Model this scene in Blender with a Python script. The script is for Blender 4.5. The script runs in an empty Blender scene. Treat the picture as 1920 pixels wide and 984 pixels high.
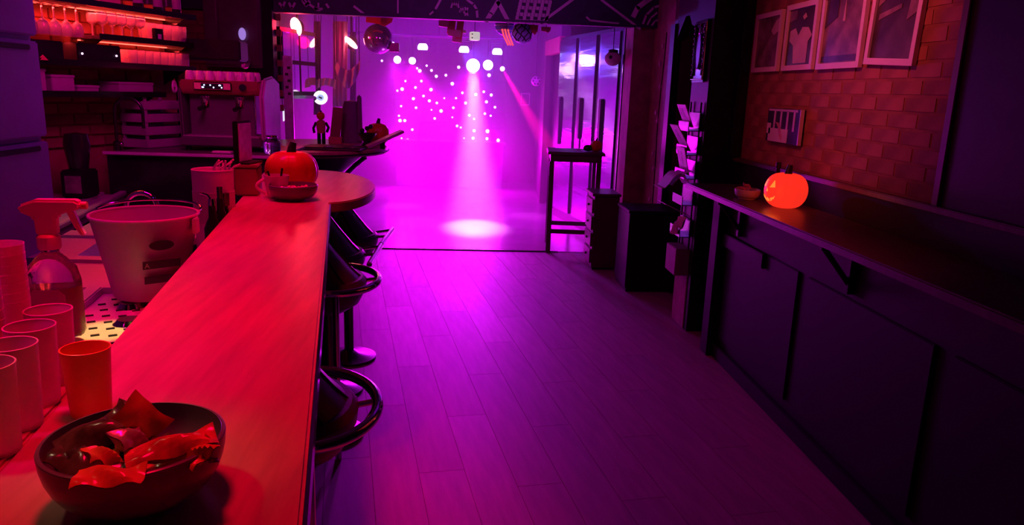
import bpy, bmesh, math, random
from mathutils import Vector, Matrix
random.seed(7)
PI = math.pi
sc = bpy.context.scene
COL = sc.collection

# ------------------------------------------------------------------ camera
FPX = 1390.0
CAM = Vector((0, 0, 1.6))
DN = Vector((-215, 6008, 1390)).normalized()          # world "down" in (right, imagedown, forward)
YA = Vector((-100, -(-100 * -215 + 1390 * 1390) / 6008, 1390)).normalized()
ZA = -DN
XA = YA.cross(ZA)
if XA.x < 0: XA = -XA
cam_d = bpy.data.cameras.new('camera'); cam = bpy.data.objects.new('camera', cam_d); COL.objects.link(cam)
cam_d.sensor_fit = 'HORIZONTAL'; cam_d.sensor_width = 36; cam_d.lens = 36 * FPX / 1920; cam_d.clip_start = 0.02
cr = Vector((XA[0], YA[0], ZA[0])); cu = -Vector((XA[1], YA[1], ZA[1])); cb = -Vector((XA[2], YA[2], ZA[2]))
cam.matrix_world = Matrix(((cr.x, cu.x, cb.x, CAM.x), (cr.y, cu.y, cb.y, CAM.y), (cr.z, cu.z, cb.z, CAM.z), (0, 0, 0, 1)))
sc.camera = cam
def ray(x, y):
    d = Vector((x - 960, y - 492, FPX)); return Vector((d.dot(XA), d.dot(YA), d.dot(ZA)))
def pz(x, y, z): r = ray(x, y); return CAM + r * ((z - CAM.z) / r.z)     # pixel on a level surface
def px(x, y, X): r = ray(x, y); return CAM + r * (X / r.x)               # pixel on a wall X = const
def py(x, y, Y): r = ray(x, y); return CAM + r * (Y / r.y)               # pixel on a wall Y = const

# ------------------------------------------------------------------ world, view, room lights
w = bpy.data.worlds.new('world'); sc.world = w; w.use_nodes = True
w.node_tree.nodes['Background'].inputs[0].default_value = (0.35, 0.02, 0.6, 1)
w.node_tree.nodes['Background'].inputs[1].default_value = 0.02
vs = sc.view_settings; vs.view_transform = 'Standard'; vs.look = 'None'; vs.gamma = 1; vs.exposure = 0.0; vs.use_curve_mapping = False

def light(kind, name, loc, target, energy, color, size=0.1, size_y=None, spot=40, blend=0.3, parent=None):
    d = bpy.data.lights.new(name, kind); d.energy = energy; d.color = color
    if kind == 'AREA':
        d.shape = 'RECTANGLE' if size_y else 'DISK'; d.size = size
        if size_y: d.size_y = size_y
    else:
        d.shadow_soft_size = size
        if kind == 'SPOT': d.spot_size = math.radians(spot); d.spot_blend = blend
    o = bpy.data.objects.new(name, d); COL.objects.link(o)
    o.location = loc
    o.rotation_euler = (Vector(target) - Vector(loc)).to_track_quat('-Z', 'Y').to_euler()
    if parent: o.parent = parent; o.matrix_parent_inverse = parent.matrix_world.inverted()
    return o
RED = (1, 0.0, 0.06); MAG = (1, 0.0, 0.85); VIO = (0.55, 0.0, 1.0); BLU = (0.12, 0.02, 1.0)
# red lamps hanging from the ceiling over the bar (out of frame)
for y_, e_ in ((1.15, 80), (2.0, 105), (2.9, 100), (3.7, 42)):
    light('SPOT', 'bar_lamp_light', (-0.28 - 0.152 * y_, y_, 2.6), (-0.34 - 0.152 * y_, y_, 1.1), e_, (1, 0.0, 0.035), 0.12, spot=62, blend=1.0)
light('SPOT', 'sink_lamp_light', (-1.35, 2.2, 2.6), (-1.05, 2.0, 1.0), 50, (1, 0.0, 0.42), 0.15, spot=60, blend=1.0)
# small warm downlight at the left over the cups
light('SPOT', 'cup_spot_light', (-1.15, 1.25, 2.5), (-0.46, 0.95, 1.14), 13, (1, 0.72, 0.40), 0.08, spot=15, blend=1.0)
light('SPOT', 'cup_spot_light', (-1.05, 0.9, 2.55), (-0.74, 1.2, 1.15), 60, (1, 0.0, 0.30), 0.1, spot=34, blend=1.0)  # pink spot added to brighten the cups
light('SPOT', 'drainer_lamp_light', (-1.75, 3.3, 2.5), (-1.95, 3.7, 0.9), 16, (1, 0.6, 0.35), 0.1, spot=34, blend=1.0)
light('SPOT', 'tray_tint_light', (-0.55, 1.9, 2.6), (-0.99, 2.08, 0.9), 140, (0.85, 1.0, 0.2), 0.02, spot=7, blend=0.6)  # overhead spot added in place of the local yellow light on the tray
# dim orange lamp of the front room, to the right
light('SPOT', 'wall_lamp_light', (0.55, 3.0, 2.65), (1.86, 3.5, 2.05), 75, (1, 0.08, 0.13), 0.15, spot=70, blend=1.0)
light('SPOT', 'floor_fill_light', (1.0, 2.0, 2.65), (1.05, 3.3, 0), 16, (1, 0.0, 0.10), 0.15, spot=62, blend=1.0)  # unseen spot added to redden the floor at the right
# blue-violet room wash, and one spot added to bring out the beam's chalk
light('AREA', 'room_wash_light', (0.6, 5.4, 2.7), (0.4, 4.6, 0), 1.2, (0.40, 0.0, 1.0), 1.2, 1.6)
light('SPOT', 'beam_wash_light', (0.2, 5.2, 2.3), (0.0, 7.2, 2.45), 26, (0.75, 0.06, 1.0), 0.1, spot=110, blend=1.0)
light('AREA', 'back_bar_fill_light', (-1.3, 3.6, 2.6), (-1.9, 5.0, 1.2), 16, (0.9, 0.0, 0.40), 0.6, 0.6)  # magenta fill added to lift the dim back-bar area
light('SPOT', 'fridge_wash_light', (-0.3, 1.6, 2.6), (-1.67, 2.9, 1.5), 5, (0.14, 0.02, 1.0), 0.1, spot=55, blend=0.8)  # unseen blue spot added to tint the fridge front

# ------------------------------------------------------------------ materials
MATS = {}
def mat(name, col, rough=0.5, metal=0.0, emis=None, estr=0.0, var=0.12, scale=8.0, trans=0.0, ior=1.45, bump=0.0, alpha=1.0, stretch=None, spec=0.5):
    if name in MATS: return MATS[name]
    m = bpy.data.materials.new(name); m.use_nodes = True
    nt = m.node_tree; b = nt.nodes['Principled BSDF']
    b.inputs['Roughness'].default_value = rough; b.inputs['Metallic'].default_value = metal
    b.inputs['Specular IOR Level'].default_value = spec; b.inputs['IOR'].default_value = ior
    b.inputs['Transmission Weight'].default_value = trans; b.inputs['Alpha'].default_value = alpha
    if emis:
        b.inputs['Emission Color'].default_value = (*emis, 1); b.inputs['Emission Strength'].default_value = estr
    tc = nt.nodes.new('ShaderNodeTexCoord'); mp = nt.nodes.new('ShaderNodeMapping')
    if stretch: mp.inputs['Scale'].default_value = stretch
    nz = nt.nodes.new('ShaderNodeTexNoise'); nz.inputs['Scale'].default_value = scale; nz.inputs['Detail'].default_value = 4
    nt.links.new(tc.outputs['Object'], mp.inputs['Vector']); nt.links.new(mp.outputs[0], nz.inputs['Vector'])
    rp = nt.nodes.new('ShaderNodeValToRGB')
    rp.color_ramp.elements[0].position = 0.3; rp.color_ramp.elements[1].position = 0.7
    lo = [max(0, c * (1 - var)) for c in col]; hi = [min(1, c * (1 + var)) for c in col]
    rp.color_ramp.elements[0].color = (*lo, 1); rp.color_ramp.elements[1].color = (*hi, 1)
    nt.links.new(nz.outputs['Fac'], rp.inputs['Fac']); nt.links.new(rp.outputs['Color'], b.inputs['Base Color'])
    if bump:
        bp = nt.nodes.new('ShaderNodeBump'); bp.inputs['Strength'].default_value = bump; bp.inputs['Distance'].default_value = 0.01
        nt.links.new(nz.outputs['Fac'], bp.inputs['Height']); nt.links.new(bp.outputs[0], b.inputs['Normal'])
    MATS[name] = m
    return m
WOOD = mat('bar_wood', (0.52, 0.33, 0.24), 0.32, var=0.16, scale=5, stretch=(9, 0.8, 1), bump=0.03)
PLANK = mat('floor_plank', (0.34, 0.28, 0.26), 0.52, var=0.16, scale=4, stretch=(5, 0.7, 1), bump=0.06)
PLANK2 = mat('floor_plank_worn', (0.36, 0.29, 0.265), 0.50, var=0.16, scale=5, stretch=(5, 0.7, 1), bump=0.06)
JOINT = mat('floor_joint', (0.28, 0.22, 0.21), 0.7)
DFLOOR = mat('dance_floor', (0.30, 0.28, 0.30), 0.22, var=0.1, scale=3)
BLACK = mat('black_paint', (0.014, 0.012, 0.016), 0.5, var=0.3, spec=0.2)
BLACKG = mat('black_gloss', (0.02, 0.02, 0.022), 0.18, var=0.3)
PANEL = mat('dark_panel', (0.009, 0.007, 0.014), 0.6, var=0.25, scale=3, spec=0.25)
DARKW = mat('dark_wood', (0.10, 0.06, 0.05), 0.35, var=0.25, scale=6, stretch=(1, 6, 1))
BRICK = mat('wall_brick', (0.33, 0.135, 0.085), 0.8, var=0.35, scale=5, bump=0.25)
BRICK2 = mat('wall_brick_worn', (0.30, 0.125, 0.08), 0.85, var=0.4, scale=4, bump=0.3)
MORTAR = mat('wall_mortar', (0.31, 0.13, 0.08), 0.9, var=0.2)
PLASTER = mat('dark_plaster', (0.09, 0.07, 0.09), 0.7, var=0.2)
CEILM = mat('ceiling_paint', (0.03, 0.03, 0.035), 0.8)
STEEL = mat('steel', (0.62, 0.61, 0.58), 0.40, 0.55, var=0.05, scale=30)
STEELD = mat('steel_panel', (0.30, 0.34, 0.46), 0.12, 1.0, var=0.06, scale=2.2, stretch=(0.5, 0.5, 4.0), bump=0.5)
CHROME = mat('chrome', (0.75, 0.75, 0.76), 0.08, 1.0, var=0.02)
GUN = mat('dark_metal', (0.10, 0.10, 0.11), 0.25, 0.9, var=0.1)
LEATHER = mat('black_leather', (0.035, 0.03, 0.035), 0.38, var=0.3, scale=12, bump=0.15)
WHITE = mat('white_plastic', (0.75, 0.73, 0.72), 0.4, var=0.04)
CERAM = mat('white_ceramic', (0.75, 0.70, 0.68), 0.2, var=0.04)
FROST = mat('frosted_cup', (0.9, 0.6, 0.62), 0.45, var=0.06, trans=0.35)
BGLASS = mat('bar_glass', (0.92, 0.88, 0.88), 0.08, var=0.03, trans=0.82)
GLASS = mat('clear_glass', (0.95, 0.93, 0.92), 0.03, var=0.02, trans=1.0)
LIQ = mat('pink_liquid', (0.7, 0.22, 0.28), 0.1, var=0.05, trans=0.5)
TRIG = mat('redlit_trigger', (0.85, 0.12, 0.42), 0.4, var=0.05)  # pink body colour stands in for red light on the head
ORANGE = mat('orange_plastic', (0.85, 0.25, 0.03), 0.35, var=0.05)
BUCK = mat('redlit_enamel', (0.50, 0.19, 0.42), 0.35, var=0.06)  # mauve tint carries the red light falling on a pale bucket
GREYB = mat('grey_ceramic', (0.16, 0.19, 0.23), 0.28, var=0.1)
PUMP = mat('pumpkin_plastic', (0.72, 0.10, 0.025), 0.32, var=0.12, scale=5)
PUMPD = mat('pumpkin_stem', (0.012, 0.02, 0.01), 0.5)
FRID = mat('blue_fridge', (0.17, 0.22, 0.45), 0.4, var=0.05)
PAPER = mat('paper', (0.72, 0.68, 0.68), 0.6, var=0.06)
FRAMEW = mat('white_frame', (0.75, 0.68, 0.62), 0.45, var=0.05)
PHOTOD = mat('photo_dark', (0.06, 0.045, 0.06), 0.25, var=0.5, scale=9)
PHOTOM = mat('photo_mid', (0.22, 0.15, 0.17), 0.25, var=0.5, scale=11)
PHOTOL = mat('photo_light', (0.60, 0.46, 0.46), 0.3, var=0.15, scale=9)
CURT = mat('gauze', (0.45, 0.42, 0.5), 0.8, var=0.03)
CURTD = mat('dark_curtain', (0.05, 0.04, 0.06), 0.85, var=0.3)
CHALK = mat('chalk_paint', (0.62, 0.55, 0.62), 0.8, var=0.15)
BEAMM = mat('beam_paint', (0.035, 0.03, 0.07), 0.55, var=0.25)
CARTON = mat('pale_carton', (0.45, 0.40, 0.42), 0.7, var=0.08)
REDP = mat('red_paper', (0.75, 0.10, 0.12), 0.5, var=0.1)
BLUEP = mat('blue_paint', (0.14, 0.16, 0.62), 0.4, var=0.15)
SKIN = mat('tan_figure', (0.55, 0.28, 0.16), 0.5)
def emit(name, col, strength):
    return mat(name, col, 0.5, emis=col, estr=strength, var=0.0)
E_WHITE = emit('led_white', (1, 0.6, 1), 3.5)
E_HEAD = emit('head_lens', (0.7, 0.75, 1), 2.5)
E_SPOT = emit('spot_lens', (1, 0.5, 0.95), 6)
E_REDL = emit('red_lens', (1, 0.30, 0.25), 18)
E_STRIP = emit('red_strip', (1, 0.06, 0.04), 6)
E_BLUE = emit('blue_led', (0.5, 0.55, 1), 5)
E_PUMP = emit('lit_pumpkin', (1, 0.03, 0.015), 0.9)
E_FACE = emit('lit_pumpkin_face', (1, 0.20, 0.03), 1.3)
E_MIRROR = mat('window_glass', (0.55, 0.5, 0.62), 0.06, 0.9, var=0.05, scale=3)

# ------------------------------------------------------------------ mesh helpers
class MB:
    def __init__(s): s.v = []; s.f = []
    def add(s, vs, fs):
        o = len(s.v); s.v += [Vector(v) for v in vs]; s.f += [tuple(i + o for i in f) for f in fs]; return s
    def box(s, c, d, rz=0.0, rx=0.0, ry=0.0):
        R = Matrix.Rotation(rz, 3, 'Z') @ Matrix.Rotation(ry, 3, 'Y') @ Matrix.Rotation(rx, 3, 'X')
        vs = [Vector(c) + R @ Vector((x * d[0] / 2, y * d[1] / 2, z * d[2] / 2)) for x in (-1, 1) for y in (-1, 1) for z in (-1, 1)]
        return s.add(vs, [(0, 1, 3, 2), (4, 6, 7, 5), (0, 4, 5, 1), (2, 3, 7, 6), (0, 2, 6, 4), (1, 5, 7, 3)])
    def bbox(s, a, b):
        return s.box([(a[i] + b[i]) / 2 for i in range(3)], [abs(b[i] - a[i]) for i in range(3)])
    def prism(s, poly, z0, z1):                       # outline in XY, extruded in Z
        n = len(poly)
        vs = [(p[0], p[1], z0) for p in poly] + [(p[0], p[1], z1) for p in poly]
        fs = [tuple(range(n - 1, -1, -1)), tuple(range(n, 2 * n))] + [(i, (i + 1) % n, n + (i + 1) % n, n + i) for i in range(n)]
        return s.add(vs, fs)
    def slab(s, poly, axis_u, axis_v, origin, nrm, th):  # outline in a plane, thickness along nrm
        u, v, o, nn = Vector(axis_u), Vector(axis_v), Vector(origin), Vector(nrm)
        n = len(poly)
        a = [o + u * p[0] + v * p[1] for p in poly]
        vs = a + [p + nn * th for p in a]
        fs = [tuple(range(n - 1, -1, -1)), tuple(range(n, 2 * n))] + [(i, (i + 1) % n, n + (i + 1) % n, n + i) for i in range(n)]
        return s.add(vs, fs)
    def lathe(s, prof, n=24, c=(0, 0, 0), sx=1, sy=1, tilt=None, lobes=0, depth=0.0):
        c = Vector(c); vs = []; fs = []
        R = tilt or Matrix.Identity(3)
        for r, z in prof:
            for i in range(n):
                a = 2 * PI * i / n
                k = 1.0 - depth * (abs(math.sin(lobes * a / 2)) ** 0.5 < 0.45) if lobes else 1.0
                if lobes: k = 1.0 - depth * (1 - abs(math.sin(lobes * a / 2))) ** 2
                vs.append(c + R @ Vector((r * k * sx * math.cos(a), r * k * sy * math.sin(a), z)))
        for j in range(len(prof) - 1):
            for i in range(n):
                fs.append((j * n + i, j * n + (i + 1) % n, (j + 1) * n + (i + 1) % n, (j + 1) * n + i))
        if prof[0][0] > 1e-5: fs.append(tuple(range(n - 1, -1, -1)))
        if prof[-1][0] > 1e-5: fs.append(tuple((len(prof) - 1) * n + i for i in range(n)))
        return s.add(vs, fs)
    def loft(s, rings, caps=True):                    # rings: lists of points, same count
        n = len(rings[0]); vs = [p for r in rings for p in r]; fs = []
        for j in range(len(rings) - 1):
            for i in range(n):
                fs.append((j * n + i, j * n + (i + 1) % n, (j + 1) * n + (i + 1) % n, (j + 1) * n + i))
        if caps:
            fs.append(tuple(range(n - 1, -1, -1))); fs.append(tuple((len(rings) - 1) * n + i for i in range(n)))
        return s.add(vs, fs)
    def tube(s, pts, r, n=8, closed=False):
        pts = [Vector(p) for p in pts]; rings = []; m = len(pts)
        up = Vector((0, 0, 1)); prev = None
        for i, p in enumerate(pts):
            a = pts[(i - 1) % m] if (closed or i > 0) else p
            b = pts[(i + 1) % m] if (closed or i < m - 1) else p
            t = (b - a).normalized()
            if prev is None:
                q = up if abs(t.dot(up)) < 0.95 else Vector((1, 0, 0))
                nx = (q - t * q.dot(t)).normalized()
            else:
                nx = (prev - t * prev.dot(t)).normalized()
            prev = nx; ny = t.cross(nx)
            rr = r[i] if isinstance(r, (list, tuple)) else r
            rings.append([p + (nx * math.cos(2 * PI * k / n) + ny * math.sin(2 * PI * k / n)) * rr for k in range(n)])
        if closed: rings.append(rings[0])
        return s.loft(rings, caps=not closed)
    def cyl(s, a, b, r, r2=None, n=16):
        return s.tube([a, b], [r, r if r2 is None else r2], n)
    def sph(s, c, r, n=16, m=10, sc_=(1, 1, 1)):
        prof = [(r * math.sin(PI * j / m), -r * math.cos(PI * j / m) * sc_[2]) for j in range(m + 1)]
        return s.lathe(prof, n, c, sc_[0], sc_[1])
    def grid(s, fn, nu, nv):
        vs = [fn(i / nu, j / nv) for j in range(nv + 1) for i in range(nu + 1)]
        fs = [(j * (nu + 1) + i, j * (nu + 1) + i + 1, (j + 1) * (nu + 1) + i + 1, (j + 1) * (nu + 1) + i) for j in range(nv) for i in range(nu)]
        return s.add(vs, fs)
    def mesh(s, name, m, bevel=0.0, solid=0.0):
        me = bpy.data.meshes.new(name)
        bm = bmesh.new(); vv = [bm.verts.new(v) for v in s.v]
        for f in s.f:
            try: bm.faces.new([vv[i] for i in f])
            except ValueError: pass
        bmesh.ops.remove_doubles(bm, verts=bm.verts, dist=1e-5)
        bmesh.ops.dissolve_degenerate(bm, edges=bm.edges, dist=1e-6)
        bmesh.ops.recalc_face_normals(bm, faces=bm.faces)
        if bevel:
            es = [e for e in bm.edges if len(e.link_faces) == 2 and e.calc_face_angle(0) > 0.6]
            bmesh.ops.bevel(bm, geom=es, offset=bevel, segments=2, affect='EDGES', clamp_overlap=True)
        if solid:
            bmesh.ops.solidify(bm, geom=bm.faces, thickness=solid)
        bm.to_mesh(me); bm.free()
        me.shade_smooth(); me.set_sharp_from_angle(angle=math.radians(38))
        me.materials.append(m)
        return me
def link(name, me, parent=None, loc=(0, 0, 0), rz=0.0):
    o = bpy.data.objects.new(name, me); COL.objects.link(o); o.location = loc; o.rotation_euler = (0, 0, rz)
    if parent: o.parent = parent
    return o
def tag(o, label, cat, group=None):
    o['label'] = label; o['category'] = cat
    if group: o['group'] = group
    return o
def thing(name, label, cat, loc=(0, 0, 0), rz=0.0, group=None):
    return tag(link(name, None, None, loc, rz), label, cat, group)
def part(name, mb, m, parent, bevel=0.0, solid=0.0, loc=(0, 0, 0), rz=0.0, label=None):
    o = link(name, mb.mesh(name, m, bevel, solid), parent, loc, rz)
    if label: o['label'] = label
    return o
def single(name, mb, m, label, cat, loc=(0, 0, 0), rz=0.0, group=None, bevel=0.0, solid=0.0):
    return tag(link(name, mb.mesh(name, m, bevel, solid), None, loc, rz), label, cat, group)
def struct(name, mb, m, bevel=0.0):
    o = link(name, mb.mesh(name, m, bevel)); o['kind'] = 'structure'; return o
def copy_tree(o, parent=None):
    c = o.copy(); COL.objects.link(c); c.parent = parent
    for ch in list(o.children): copy_tree(ch, c)
    return c
def again(o, loc, rz=None, label=None, group=None, scale=None):
    c = copy_tree(o); c.location = loc
    if rz is not None: c.rotation_euler = (0, 0, rz)
    if label: c['label'] = label
    if group: c['group'] = group
    if scale: c.scale = scale
    return c
def circ(r, n=24, c=(0, 0), sx=1, sy=1, a0=0.0, a1=2 * PI):
    full = abs(a1 - a0 - 2 * PI) < 1e-6
    return [(c[0] + r * sx * math.cos(a0 + (a1 - a0) * i / (n if full else n - 1)), c[1] + r * sy * math.sin(a0 + (a1 - a0) * i / (n if full else n - 1))) for i in range(n)]

# ------------------------------------------------------------------ room shell
XW = 1.86            # right wall of the front room
YB = 7.42            # where the dance floor starts
fl = struct('floor', MB().bbox((-3.2, -1.6, -0.12), (2.9, YB, -0.012)), JOINT)
bar_dir = Vector((-0.1515, 1, 0)).normalized(); bar_rgt = Vector((bar_dir.y, -bar_dir.x, 0))
bar_ang = math.atan2(bar_dir.y, bar_dir.x) - PI / 2
PW, PL = 0.196, 1.25
pl_a = MB().box((0, 0, -0.006), (PW - 0.0012, PL - 0.0012, 0.012)).mesh('plank', PLANK, 0.0006)
pl_b = MB().box((0, 0, -0.006), (PW - 0.0012, PL - 0.0012, 0.012)).mesh('plank', PLANK2, 0.0006)
def clip_poly(poly, ax, val, keep_less):
    out = []
    for i in range(len(poly)):
        a, b = poly[i], poly[(i + 1) % len(poly)]
        ina = (a[ax] <= val) == keep_less; inb = (b[ax] <= val) == keep_less
        if ina: out.append(a)
        if ina != inb:
            t = (val - a[ax]) / (b[ax] - a[ax]); out.append([a[k] + (b[k] - a[k]) * t for k in range(2)])
    return out
for i in range(-6, 17):
    off = (i * 0.43) % 1.0 * PL
    for j in range(-1, 9):
        c = Vector((0.2, 0, 0)) + bar_rgt * ((i - 4) * PW) + bar_dir * (j * PL + off - 0.4)
        if c.x < -0.95 or c.x > 2.0 or c.y < 0.2 or c.y > YB + 0.6: continue
        me = pl_a if random.random() < 0.6 else pl_b
        if c.y + PL * 0.7 > YB:
            cs = [c + bar_rgt * sx * (PW - 0.003) / 2 + bar_dir * sy * (PL - 0.003) / 2 for sx, sy in ((-1, -1), (1, -1), (1, 1), (-1, 1))]
            pol = clip_poly([[p.x, p.y] for p in cs], 1, YB - 0.002, True)
            if len(pol) < 3: continue
            part('plank', MB().prism(pol, -0.012, 0.0), PLANK, fl)
        else:
            link('plank', me, fl, c, bar_ang)
struct('floor_back', MB().bbox((-3.2, YB, -0.12), (2.9, 13.6, 0.004)), DFLOOR)
struct('trim_1', MB().bbox((-1.2, YB - 0.025, 0.0), (1.05, YB + 0.02, 0.012)), GUN, 0.004)
struct('ceiling', MB().bbox((-3.2, -1.6, 2.75), (2.9, 13.6, 2.85)), CEILM)
struct('wall_front', MB().bbox((-3.2, -1.7, -0.1), (2.9, -1.6, 2.8)), PLASTER)
struct('wall_back', MB().bbox((-3.2, 13.2, -0.1), (2.9, 13.35, 2.8)), PLASTER)
struct('wall_left', MB().bbox((-3.3, -1.6, -0.1), (-3.2, 13.6, 2.8)), PLASTER)
struct('wall_outer_right', MB().bbox((2.9, -1.6, -0.1), (3.0, 13.6, 2.8)), PLASTER)
# right wall of the front room: mortar bed with single bricks, visible between pillar and pier
BH, BL = 0.068, 0.215
br_m = [MB().box((0, 0, 0), (0.03, BL - 0.006, BH - 0.006)).mesh('brick', m, 0.004) for m in (BRICK, BRICK2)]
wr = struct('wall_right', MB().bbox((XW + 0.004, -1.6, 1.22), (XW + 0.12, 4.86, 2.75)), MORTAR)
for r in range(15):
    for k in range(12):
        y = 2.62 + k * BL + (BL / 2 if r % 2 else 0)
        if y + BL / 2 > 4.86: continue
        link('brick', random.choice(br_m), wr, (XW + 0.0165 + random.uniform(-0.0008, 0.0006), y, 1.262 + r * BH))
# wainscot below, boxed out to carry the ledge
wl = struct('wall_right_lower', MB().bbox((1.66, -1.6, 0), (2.0, 4.47, 1.03)), PANEL)
for k in range(5):
    part('panel', MB().bbox((1.648, 4.36 - 1.05 * (k + 1) + 0.05, 0.14), (1.662, 4.36 - 1.05 * k - 0.05, 0.80)), PANEL, wl, 0.004)
part('rail', MB().bbox((1.63, 3.75, 0.72), (1.66, 4.36, 0.80)), PANEL, wl, 0.004)
part('end_post', MB().bbox((1.60, 4.37, 0.0), (1.70, 4.49, 1.02)), PANEL, wl, 0.004)
struct('baseboard_right', MB().bbox((1.635, -1.6, 0.0), (1.66, 4.37, 0.09)), PANEL, 0.004)
struct('trim_2', MB().bbox((XW - 0.02, -1.6, 1.06), (XW + 0.02, 4.85, 1.20)), PANEL, 0.003)
struct('trim_3', MB().bbox((XW - 0.035, -1.6, 1.20), (XW + 0.02, 4.85, 1.225)), DARKW, 0.004)
# dark pier at the near right
struct('wall_pier_right', MB().bbox((XW - 0.012, -1.6, 1.225), (XW + 0.05, 2.735, 2.75)), BLACK)
struct('trim_4', MB().bbox((XW - 0.022, 2.70, 1.225), (XW + 0.03, 2.74, 2.75)), DARKW, 0.003)
# ledge
lg = thing('ledge', 'long dark wooden ledge along the right wall under the photos', 'ledge', (0, 0, 0))
part('board', MB().bbox((1.46, -1.5, 1.032), (XW - 0.02, 4.66, 1.066)), DARKW, lg, 0.006)
for y in (4.15, 2.9, 1.6):
    b = MB().bbox((1.50, y - 0.015, 1.005), (1.66, y + 0.015, 1.032)).bbox((1.635, y - 0.015, 0.82), (1.66, y + 0.015, 1.005))
    b.tube([(1.52, y, 1.01), (1.645, y, 0.86)], 0.012, 6)
    part('bracket', b, BLACK, lg)
# pillar between ledge and doorway
pil = struct('wall_pillar', MB().bbox((1.62, 4.86, 0.0), (2.0, 5.22, 2.75)), BLACK)
part('plaster_foot', MB().bbox((1.612, 4.92, 0.0), (1.622, 5.20, 0.42)), mat('pale_plaster', (0.38, 0.24, 0.26), 0.8, var=0.2, bump=0.3), pil, 0.003)
part('casing', MB().bbox((1.80, 4.80, 1.22), (1.87, 4.86, 2.75)), BLACKG, pil, 0.01)
# doorway with a scalloped head
dw = struct('door_1', MB().bbox((1.98, 5.22, 0.0), (2.06, 6.42, 2.75)), BLACK)
struct('wall_door_reveal', MB().bbox((XW, 6.42, 0.0), (2.4, 6.62, 2.75)), DARKW)
head = [(5.22, 2.75), (5.22, 2.02), (5.5, 2.02), (5.62, 2.08), (5.75, 2.12), (5.9, 2.13), (6.02, 2.16), (6.1, 2.24), (6.2, 2.24), (6.3, 2.16), (6.42, 2.06), (6.42, 2.75)]
struct('trim_5', MB().slab(head, (0, 1, 0), (0, 0, 1), (XW - 0.03, 0, 0), (1, 0, 0), 0.06), BLACK)
struct('wall_beside_door', MB().bbox((XW, 6.62, 0.0), (2.4, 7.3, 2.75)), mat('red_plaster', (0.30, 0.13, 0.12), 0.8, var=0.25, bump=0.2))
part('jamb', MB().bbox((XW - 0.05, 6.42, 0.0), (XW + 0.02, 6.56, 2.2)), BLACK, bpy.data.objects['wall_beside_door'], 0.006)
struct('wall_pier_door', MB().bbox((1.66, 7.3, 0.0), (2.4, 7.62, 2.75)), mat('red_plaster', (0.3, 0.13, 0.12)))
part('jamb', MB().bbox((1.95, 5.80, 0.0), (1.98, 5.84, 2.1)), BLACK, dw, 0.004)

# beam across the room with chalk drawings
bm_ = thing('ceiling_beam', 'dark painted beam across the room with white chalk drawings', 'beam', (0, 0, 0))
part('face', MB().bbox((-2.6, 7.22, 2.235), (1.86, 7.46, 2.75)), BEAMM, bm_)
part('lip', MB().bbox((-2.6, 7.20, 2.222), (1.86, 7.225, 2.25)), BEAMM, bm_, 0.004)
def stroke(pts, wpx=4):
    P = [py(x, y, 7.205) for x, y in pts]
    hw = wpx / 2 * 7.3 / FPX
    m = MB()
    for a, b in zip(P[:-1], P[1:]):
        d = (b - a); L = d.length
        ang = math.atan2(d.z, d.x)
        m.box((a + b) / 2, (L + hw, 0.004, hw * 2), ry=-ang)
    part('chalk_line', m, CHALK, bm_)
for pts, wd in [([(524, 6), (530, 14), (534, 4)], 4), ([(542, 6), (547, 16), (553, 6)], 4), ([(568, 2), (574, 10), (580, 3)], 5), ([(590, 16), (604, 17)], 4), ([(597, 6), (597, 15)], 3), ([(612, 8), (616, 14)], 4), ([(560, -6), (600, 22)], 4), ([(500, -14), (480, 0)], 4), ([(664, 12), (682, 26)], 4), ([(746, 0), (746, 24)], 3), ([(828, -4), (817, 16)], 4), ([(812, 22), (806, 27)], 3),
                ([(846, 14), (850, 3), (853, 12), (858, 4), (860, 14)], 3), ([(862, 22), (866, 13), (871, 25)], 3), ([(863, 20), (869, 20)], 2), ([(872, 14), (877, 29)], 3), ([(877, 15), (872, 29)], 3),
                ([(876, 0), (888, 8), (894, 18), (895, 32)], 4), ([(912, 40), (920, 26)], 8), ([(922, 24), (934, 4)], 9), ([(934, 4), (954, 42)], 7),
                ([(1078, -4), (1026, 34)], 5), ([(1026, 34), (1014, 44)], 5), ([(1128, 0), (1200, 54)], 4), ([(1188, 30), (1196, 14), (1212, 2), (1224, -6)], 9),
                ([(1206, 44), (1212, 28), (1226, 14), (1240, 10)], 4), ([(1214, 46), (1220, 34), (1232, 24)], 3), ([(1222, 48), (1228, 40), (1236, 36)], 3), ([(1100, 32), (1106, 38), (1140, 42), (1160, 44)], 3)]:
    stroke(pts, wd)
grid_m = MB()
q = lambda u, v: py(968 + u * 62 + v * -4 + 6 * (1 - v), -2 + v * 44 + u * 3, 7.205)
NX, NY = 9, 7
for i in range(NX):
    for j in range(NY):
        if i % 2 == 1 and j % 2 == 1: continue
        a = q(i / NX, j / NY); b = q((i + 1) / NX, (j + 1) / NY)
        grid_m.box((a + b) / 2, (abs(b.x - a.x) * 1.04, 0.004, abs(a.z - b.z) * 1.04))
part('chalk_grid', grid_m, CHALK, bm_)

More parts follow.
